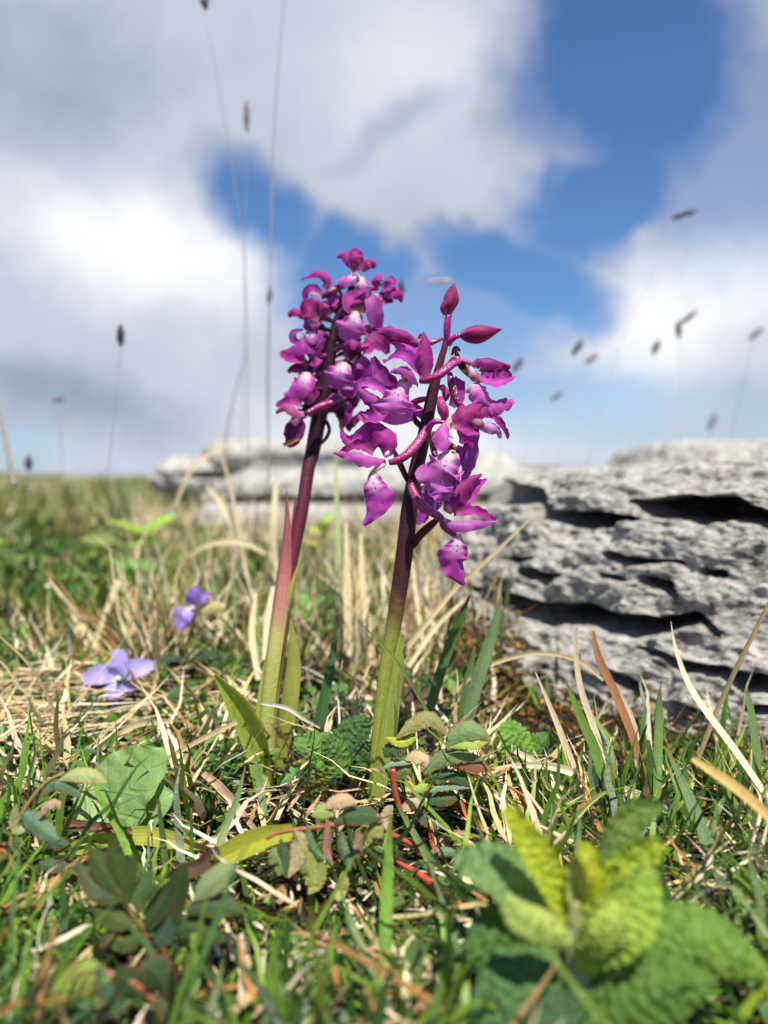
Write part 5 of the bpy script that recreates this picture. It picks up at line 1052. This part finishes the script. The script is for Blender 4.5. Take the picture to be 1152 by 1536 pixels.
hg('upright green blade standing before the rusty blade cluster', [(915, 1235, .204), (897, 1140, .209), (870, 1075, .212), (850, 1025, .214)], [13, 16, 13, 4], GRN)
hg('straight green blade between the rusty blade and the white bowing blade', [(985, 1200, .20), (986, 1130, .205), (988, 1070, .208), (989, 1033, .208)], [13, 14, 12, 4], (0.16, .28, .08))
hg('green blade upright near the right edge before the mossy foot of the rock', [(1128, 1210, .198), (1134, 1140, .2), (1126, 1070, .202), (1118, 1033, .203)], [13, 14, 12, 5], (0.18, .30, .12))
hg('broad blue-green blade slanting down right through the lower right turf', [(1105, 1400, .165), (1075, 1315, .175), (1040, 1215, .185), (1000, 1122, .193)], [14, 22, 20, 4], BLG)
hg('short broad green blade beside the straight one at the rusty blade foot', [(985, 1200, .202), (978, 1160, .203), (972, 1110, .204)], [13, 14, 5], DGR)
hg('dark green blade leaning right between front orchid and rock', [(640, 1080, .236), (660, 1010, .238), (685, 940, .24), (704, 894, .24)], [14, 15, 13, 3], DGR)
hg('pale blue-green blade at the left end of the rock', [(700, 1085, .25), (716, 1020, .252), (735, 960, .254), (752, 895, .256)], [16, 20, 17, 4], (0.15, .24, .12))
hg('second blue-green blade close against the one at the rock end', [(690, 1090, .26), (700, 1030, .26), (712, 970, .26)], [12, 15, 4], (0.12, .22, .08))
hg('dark green pointed blade standing between the two orchids', [(478, 1092, .245), (490, 1030, .247), (500, 975, .25), (506, 922, .25)], [18, 15, 10, 2], (0.05, .12, .05))
hg('hair-fine green blade crossing in front of the front orchid sheath', [(665, 1110, .205), (640, 1065, .203), (600, 1000, .200), (545, 938, .200)], [5, 5, 5, 2], (0.2, .28, .10), nv=5)
hg('bright green upright blade at the bottom centre, close to the lens', [(582, 1560, .146), (578, 1450, .149), (580, 1330, .153), (586, 1222, .157)], [15, 19, 18, 4], (0.17, .34, .05))
hg('pale pointed blade rising below the rear orchid foot', [(318, 1315, .180), (335, 1250, .184), (355, 1200, .187), (368, 1150, .189)], [13, 12, 9, 2], (0.20, .32, .16))
hg('dark green upright blade left of the yellow leaf', [(252, 1320, .182), (246, 1270, .184), (238, 1200, .187)], [8, 10, 4], DGR)
hg('narrow dark green blade between the two yellow leaves', [(290, 1350, .178), (288, 1280, .182), (287, 1212, .186)], [6, 7, 3], DGR)
hg('long green blade sloping down right from the left edge sprig', [(262, 1452, .158), (170, 1400, .163), (95, 1345, .168), (42, 1298, .172)], [8, 14, 14, 5], (0.16, .34, .04))
hg('dark green upright blade in the lower left before the feathered leaves', [(103, 1480, .148), (98, 1400, .150), (93, 1288, .154)], [12, 12, 5], (0.05, .12, .04))
hg('blue-green blade slanting over the red stalks under the front orchid', [(678, 1335, .186), (645, 1290, .189), (615, 1240, .192), (595, 1205, .194)], [12, 11, 9, 3], (0.15, .25, .10))
hg('pale green blade under the rear orchid leaf', [(398, 1225, .208), (390, 1180, .21), (382, 1130, .212)], [10, 10, 2], (0.2, .32, .16))
hg('grey-green blade bending up at the bottom centre left', [(535, 1540, .143), (548, 1460, .146), (563, 1400, .149)], [12, 14, 4], (0.16, .24, .14))
hg('green blade slanting down right below the folded leaflets', [(560, 1490, .150), (520, 1430, .154), (490, 1385, .157)], [10, 13, 6], (0.13, .22, .10))
hg('dark green blade running right into the wrinkled herb', [(760, 1432, .150), (700, 1400, .154), (630, 1370, .158)], [14, 13, 5], (0.08, .16, .06))
hg('lighter green blade running right just below the dark one into the wrinkled herb', [(750, 1445, .149), (700, 1425, .151), (650, 1405, .153)], [12, 12, 5], (0.15, .27, .08))
hg('green blade upright at the lower right between herb and frame edge', [(1040, 1375, .165), (1043, 1330, .167), (1046, 1295, .169)], [11, 11, 5], (0.2, .34, .10))
hg('curling dark stem blade dangling before the feathered leaves', [(300, 1545, .140), (325, 1480, .143), (338, 1420, .147)], [8, 9, 3], (0.05, .10, .03))
# red runner and orange scrap
b = P(698, 1157, .218)
def stalk(name, label, cat, pts, r, col, group=None, mat=None):
    C = [PS(*p) for p in pts]; v, f, uv = tube_geo(C, [x * .7 for x in r], nu=30, ns=7); o = build(name, v, f, mat or STALK, None, uv, col, org=C[0]); tag(o, label, cat, group); return o
stalk('red_runner', 'thin red-brown runner crossing from the reddish leaflets down to the wrinkled herb', 'stem', [(690, 1154, .214), (767, 1182, .205), (869, 1259, .192)], [.0004, .0005, .0004], (0.34, .10, .04))
stalk('red_runner', 'thick bright red stem lying under the red stalks, left of the wrinkled herb', 'stem', [(596, 1293, .190), (630, 1312, .188), (660, 1335, .186), (692, 1358, .184)], [.0007, .0012, .0019, .0012], (0.50, .09, .06), mat=REDSTEM)
stalk('red_runner', 'short dark red stem low in the grass at the left edge', 'stem', [(50, 1325, .168), (66, 1350, .167), (82, 1368, .166)], [.0009, .0013, .0011], (0.36, .04, .04), mat=REDSTEM)
hs('orange withered blade scrap between the leaflets and the herb', [(690, 1200, .2), (705, 1225, .2), (735, 1250, .199)], [3, 12, 5], (0.55, .20, .05))
# snail shell
def snail():
    c0 = P(646, 1123, .2045); t = Thing('snail_shell', 'tiny brown coiled snail shell among the toothed leaflets', 'snail shell', c0)
    pts = []; rr = []
    for a in np.linspace(0, 2.6 * 2 * math.pi, 60):
        r = .0012 * math.exp(-a * .13); pts.append(c0 + RIGHT * math.cos(a) * r + np.array([0, 0, 1]) * math.sin(a) * r - FWD * (a * .00005)); rr.append(r * .42)
    v, f, uv = tube_geo(pts, rr[::6], nu=90, ns=9); build('shell', v, f, OVARY, t, uv, (0.16, .09, .05))
snail()

# ------------------------------------------------------------------ leafy plants of the left field
def leafy(label, px, py, d, n, size, col, seed, zs=.03):
    r = random.Random(seed); b = G(px, HORIZON + H_CAM * F / d); b = np.array([b[0], b[1], gz(b[0], b[1])]); t = Thing('leafy_plant', label, 'plant', b, 'leafy plants in the left field')
    top = P(px, py, d)
    tube('stem', t, STALK, (0.12, 0.16, 0.05), [b, (b + top) / 2 + [0.002, 0, 0], top], [.001, .0009, .0006], nu=8, ns=6)
    for i in range(n):
        a = i * 2.4 + r.random(); hgt = 0.35 + 0.65 * i / n; o = b * (1 - hgt) + top * hgt
        dr = np.array([math.cos(a), math.sin(a) * .8, 0.35 + r.random() * .4]); L = size * (0.7 + .5 * r.random())
        C = [o, o + dr * L * .5, o + dr * L - np.array([0, 0, .25 * L])]
        sheet('leaf', t, BROAD, tuple(c * (0.75 + .5 * r.random()) for c in col), C, [L * .1, L * .55, L * .5, L * .06], np.array([0, -.3, 1.]), nu=10, nv=5, cup=-.15)
leafy('bright yellow-green leafy plant, highest of the left field, below the far rocks', 218, 790, .62, 14, .024, (0.26, .42, .05), 1)
leafy('mid green leafy plant just below the brightest one in the left field', 215, 850, .52, 12, .020, (0.12, .27, .05), 2)
leafy('low green plant with rounded leaves behind the side-on violet', 262, 888, .45, 12, .016, (0.14, .30, .05), 3)
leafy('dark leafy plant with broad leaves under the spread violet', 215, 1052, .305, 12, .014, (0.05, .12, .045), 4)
leafy('green leafy plant between side-on violet and rear orchid stem', 340, 880, .46, 12, .016, (0.15, .30, .05), 5)
leafy('fresh green plant seen between the two orchid stems', 478, 900, .40, 9, .016, (0.14, .32, .07), 6)
leafy('yellow-green plant behind the rear orchid stem at the foot of the ledge', 482, 775, .62, 9, .018, (0.34, .46, .06), 7)
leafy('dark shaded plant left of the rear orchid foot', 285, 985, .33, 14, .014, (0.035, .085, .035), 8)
leafy('olive plant at the far left of the field', 60, 840, .60, 12, .022, (0.16, .24, .06), 9)
leafy('orange-tinged wilted plant right of the side-on violet', 150, 915, .44, 9, .014, (0.45, .26, .08), 10)
leafy('small yellow-orange plant below the spread violet', 262, 1090, .285, 8, .010, (0.42, .30, .04), 12)

# ------------------------------------------------------------------ blurred straws behind
far_straws = [
 ('thick bleached straw leaning left in front of the far slabs', [(372, 870, .46), (345, 775, .47), (310, 728, .48)], [12, 13, 5]),
 ('upright bleached straw just left of the pink sheath tip', [(410, 840, .42), (411, 780, .42), (414, 725, .43)], [13, 13, 6]),
 ('thin tan straw rising to the left of the rear orchid', [(375, 900, .45), (352, 760, .46), (322, 640, .47)], [6, 6, 2]),
 ('straw bent to the right in front of the far slabs', [(262, 760, .5), (290, 700, .5), (345, 665, .51)], [8, 8, 4]),
 ('curved pale straw sweeping to the left above the green plants', [(400, 830, .44), (360, 812, .44), (310, 818, .44), (285, 835, .44)], [9, 12, 10, 3]),
 ('upright pale straw between the orchid stems, left of two', [(522, 985, .34), (521, 880, .35), (519, 785, .36)], [13, 14, 6]),
 ('upright pale straw between the orchid stems, right of two', [(560, 1000, .35), (545, 890, .36), (541, 800, .37)], [11, 13, 6]),
 ('greenish soft straw between the orchid stems, behind the pale pair', [(510, 960, .40), (508, 830, .40), (503, 690, .42)], [12, 11, 4]),
 ('cream straw standing right behind the front orchid stem', [(640, 1010, .33), (625, 900, .34), (618, 840, .35)], [9, 9, 4]),
 ('knotty pale stem standing right of the spread violet', [(132, 990, .38), (155, 930, .39), (178, 870, .40)], [10, 10, 12]),
 ('long leaning straw crossing the green leaves on the left', [(165, 1000, .36), (120, 930, .37), (75, 870, .38)], [8, 9, 4]),
 ('pale straw right of the rear orchid leaf tip', [(398, 990, .30), (402, 930, .31), (410, 880, .32)], [12, 14, 8]),
 ('whitish straw standing behind the rear orchid sheath', [(388, 1020, .29), (378, 950, .30), (384, 890, .31)], [10, 12, 6]),
 ('slanting tan straw right of the front orchid sheath', [(612, 1000, .30), (650, 945, .31), (695, 900, .32)], [9, 9, 5])]
for lb, pts, w in far_straws: hs(lb, pts, [x * .8 for x in w], (0.62, .53, .36) if 'green' not in lb[:8] else (0.32, .42, .22), nu=16)
lone_leaf('pale_seed_pod', 'pale yellow-green pod beside the side-on violet', 'seed pod', [(302, 918, 0), (320, 908, 0), (338, 910, 0)], (10, 22, 12), (0.55, .52, .26), .355, cup=-.4, nu=10, nv=9)

# ------------------------------------------------------------------ tall stalks against the sky
def tall(label, pts, head=None, d=.5, col=(0.34, .31, .27), r=0.8, hcol=(0.10, .075, .06)):
    C = [P(x, y, dd if dd else d) for x, y, dd in pts]; t = Thing('flowering_grass_stalk', label, 'grass stalk', C[0], 'tall stalks against the sky')
    tube('stem', t, STALK, col, C, [r / F * d, r * .8 / F * d, r * .5 / F * d], nu=24, ns=6)
    if head:
        for hx, hy, w, h, a in head:
            c0 = P(hx, hy, d); aa = math.radians(a); dr = RIGHT * math.sin(aa) + np.array([0, 0, 1]) * math.cos(aa); L = h / F * d; parts = []
            for i in range(14):   # overlapping scales round a spindle
                q = (i + .5) / 14; an = i * 2.4; rr = w / F * d * .30 * math.sin(q * 3.0 + .1); side = RIGHT * math.cos(an) + FWD * math.sin(an)
                b0 = c0 + dr * L * (q - .5) + side * rr * .4; parts.append(tube_geo([b0, b0 + dr * L * .14 + side * rr * .7, b0 + dr * L * .3 + side * rr * .6], [w / F * d * .10, w / F * d * .17, w / F * d * .03], nu=5, ns=6))
            v, f, uv = join_geo(parts); build('seed_head', v, f, STALK, t, uv, hcol)
tall('long bare stalk at the left, dark seed head cut by the top edge, bending right', [(372, 700, 0), (368, 420, 0), (345, 230, 0), (308, 20, 0)], [(307, 3, 16, 24, -5)], .42)
tall('tallest bare stalk leaving the frame at the top, left of centre', [(402, 760, 0), (405, 420, 0), (412, 180, 0), (432, -60, 0)], None, .42, r=1.2)
tall('stalk with a small brown feathery head, upper left', [(362, 740, 0), (366, 480, 0), (370, 200, 0)], [(370, 180, 11, 40, 0)], .50, hcol=(0.22, .16, .14))
tall('thin stalk with a small dark head just left of the rear orchid flowers', [(404, 720, 0), (400, 560, 0), (404, 460, 0)], [(404, 447, 11, 24, 5)], .45, hcol=(0.16, .15, .14))
tall('short stalk with an egg-shaped black head against the white cloud at the left', [(160, 720, 0), (172, 620, 0), (181, 520, 0)], [(181, 507, 15, 28, 0)], .42, hcol=(0.05, .04, .04))
tall('low stalk with a faint head under the dark cloud', [(95, 730, 0), (92, 670, 0), (87, 610, 0)], [(86, 600, 16, 14, 80)], .70, hcol=(0.2, .17, .16))
tall('lowest dark head on the left skyline', [(44, 745, 0), (44, 710, 0)], [(43, 697, 15, 20, 0)], .60, hcol=(0.12, .08, .12))
tall('pale leaning stem at the extreme left skyline', [(22, 730, 0), (8, 660, 0), (-4, 600, 0)], None, .40, col=(.4, .34, .28), r=4)
tall('crooked stalk leaning right in front of the far slabs', [(330, 700, 0), (350, 600, 0), (372, 520, 0)], None, .60, col=(.4, .38, .36), r=2)
tall('stalk with the black tilted head highest at the right', [(880, 700, 0), (930, 520, 0), (1015, 330, 0)], [(1022, 323, 18, 32, 72)], .60, r=.6, col=(.45,.45,.45), hcol=(0.05, .045, .05))
tall('forked head with two dark spikelets at the right', [(1022, 700, 0), (1021, 600, 0), (1019, 500, 0)], [(1028, 480, 13, 30, 50), (1018, 498, 12, 22, -5)], .62, r=.65, col=(.5,.5,.52), hcol=(0.13, .12, .13))
tall('small head between the forked one and the paired ones', [(965, 690, 0), (974, 610, 0), (982, 532, 0)], [(983, 523, 14, 20, 20)], .70, r=.65, col=(.5,.5,.52), hcol=(.16, .15, .16))
tall('small dark head, upper of the pair right of the front orchid', [(780, 700, 0), (820, 610, 0), (862, 530, 0)], [(865, 524, 14, 24, 30)], .60, r=.65, col=(.5,.5,.52), hcol=(.10, .10, .11))
tall('paler brown head, lower of the pair right of the front orchid', [(835, 700, 0), (860, 620, 0), (884, 545, 0)], [(886, 539, 15, 18, 50)], .75, r=.65, col=(.5,.5,.52), hcol=(.22, .19, .18))
tall('low round head nearest the front orchid on the right', [(815, 700, 0), (822, 650, 0), (831, 600, 0)], [(833, 595, 14, 16, 60)], .75, r=.65, col=(.5,.5,.52), hcol=(.15, .15, .17))
tall('faint head near the right frame edge', [(1090, 700, 0), (1108, 600, 0), (1130, 510, 0)], [(1132, 502, 15, 22, 45)], .85, r=1, hcol=(.22, .22, .24))
tall('faint head low over the rock at the right', [(1066, 690, 0), (1066, 645, 0)], [(1068, 634, 16, 26, 20)], .95, r=1, hcol=(.3, .31, .34))
tall('pale fluffy head just above the front orchid tip', [(560, 560, 0), (610, 470, 0), (648, 424, 0)], [(655, 422, 13, 30, 85)], .50, r=.8, hcol=(.62, .56, .52))
tall('dark head half hidden by the front orchid upper right flower', [(745, 700, 0), (758, 620, 0), (772, 560, 0)], [(775, 550, 14, 22, 30)], .65, r=.65, col=(.5,.5,.52), hcol=(.12, .12, .15))
tall('small grey head behind the rear orchid top right flower', [(590, 560, 0), (597, 500, 0), (601, 450, 0)], [(602, 436, 14, 24, 0)], .42, r=.8, hcol=(.08, .09, .12))
# a dew drop, not a shell: its glint put into a glossy white bead
v, f, uv = tube_geo([P(69, 880, .42), P(72, 880, .42), P(75, 880, .42)], [.0003, .0014, .0003], nu=9, ns=12)
m_, t_ = new_mat('dew_drop'); finish(t_, (0.8, .8, .78), .1, spec=.8)
tag(build('snail_shell', v, f, m_, None, uv, org=P(72, 880, .42)), 'tiny shining white dew drop in the grass at the left edge', 'snail shell')
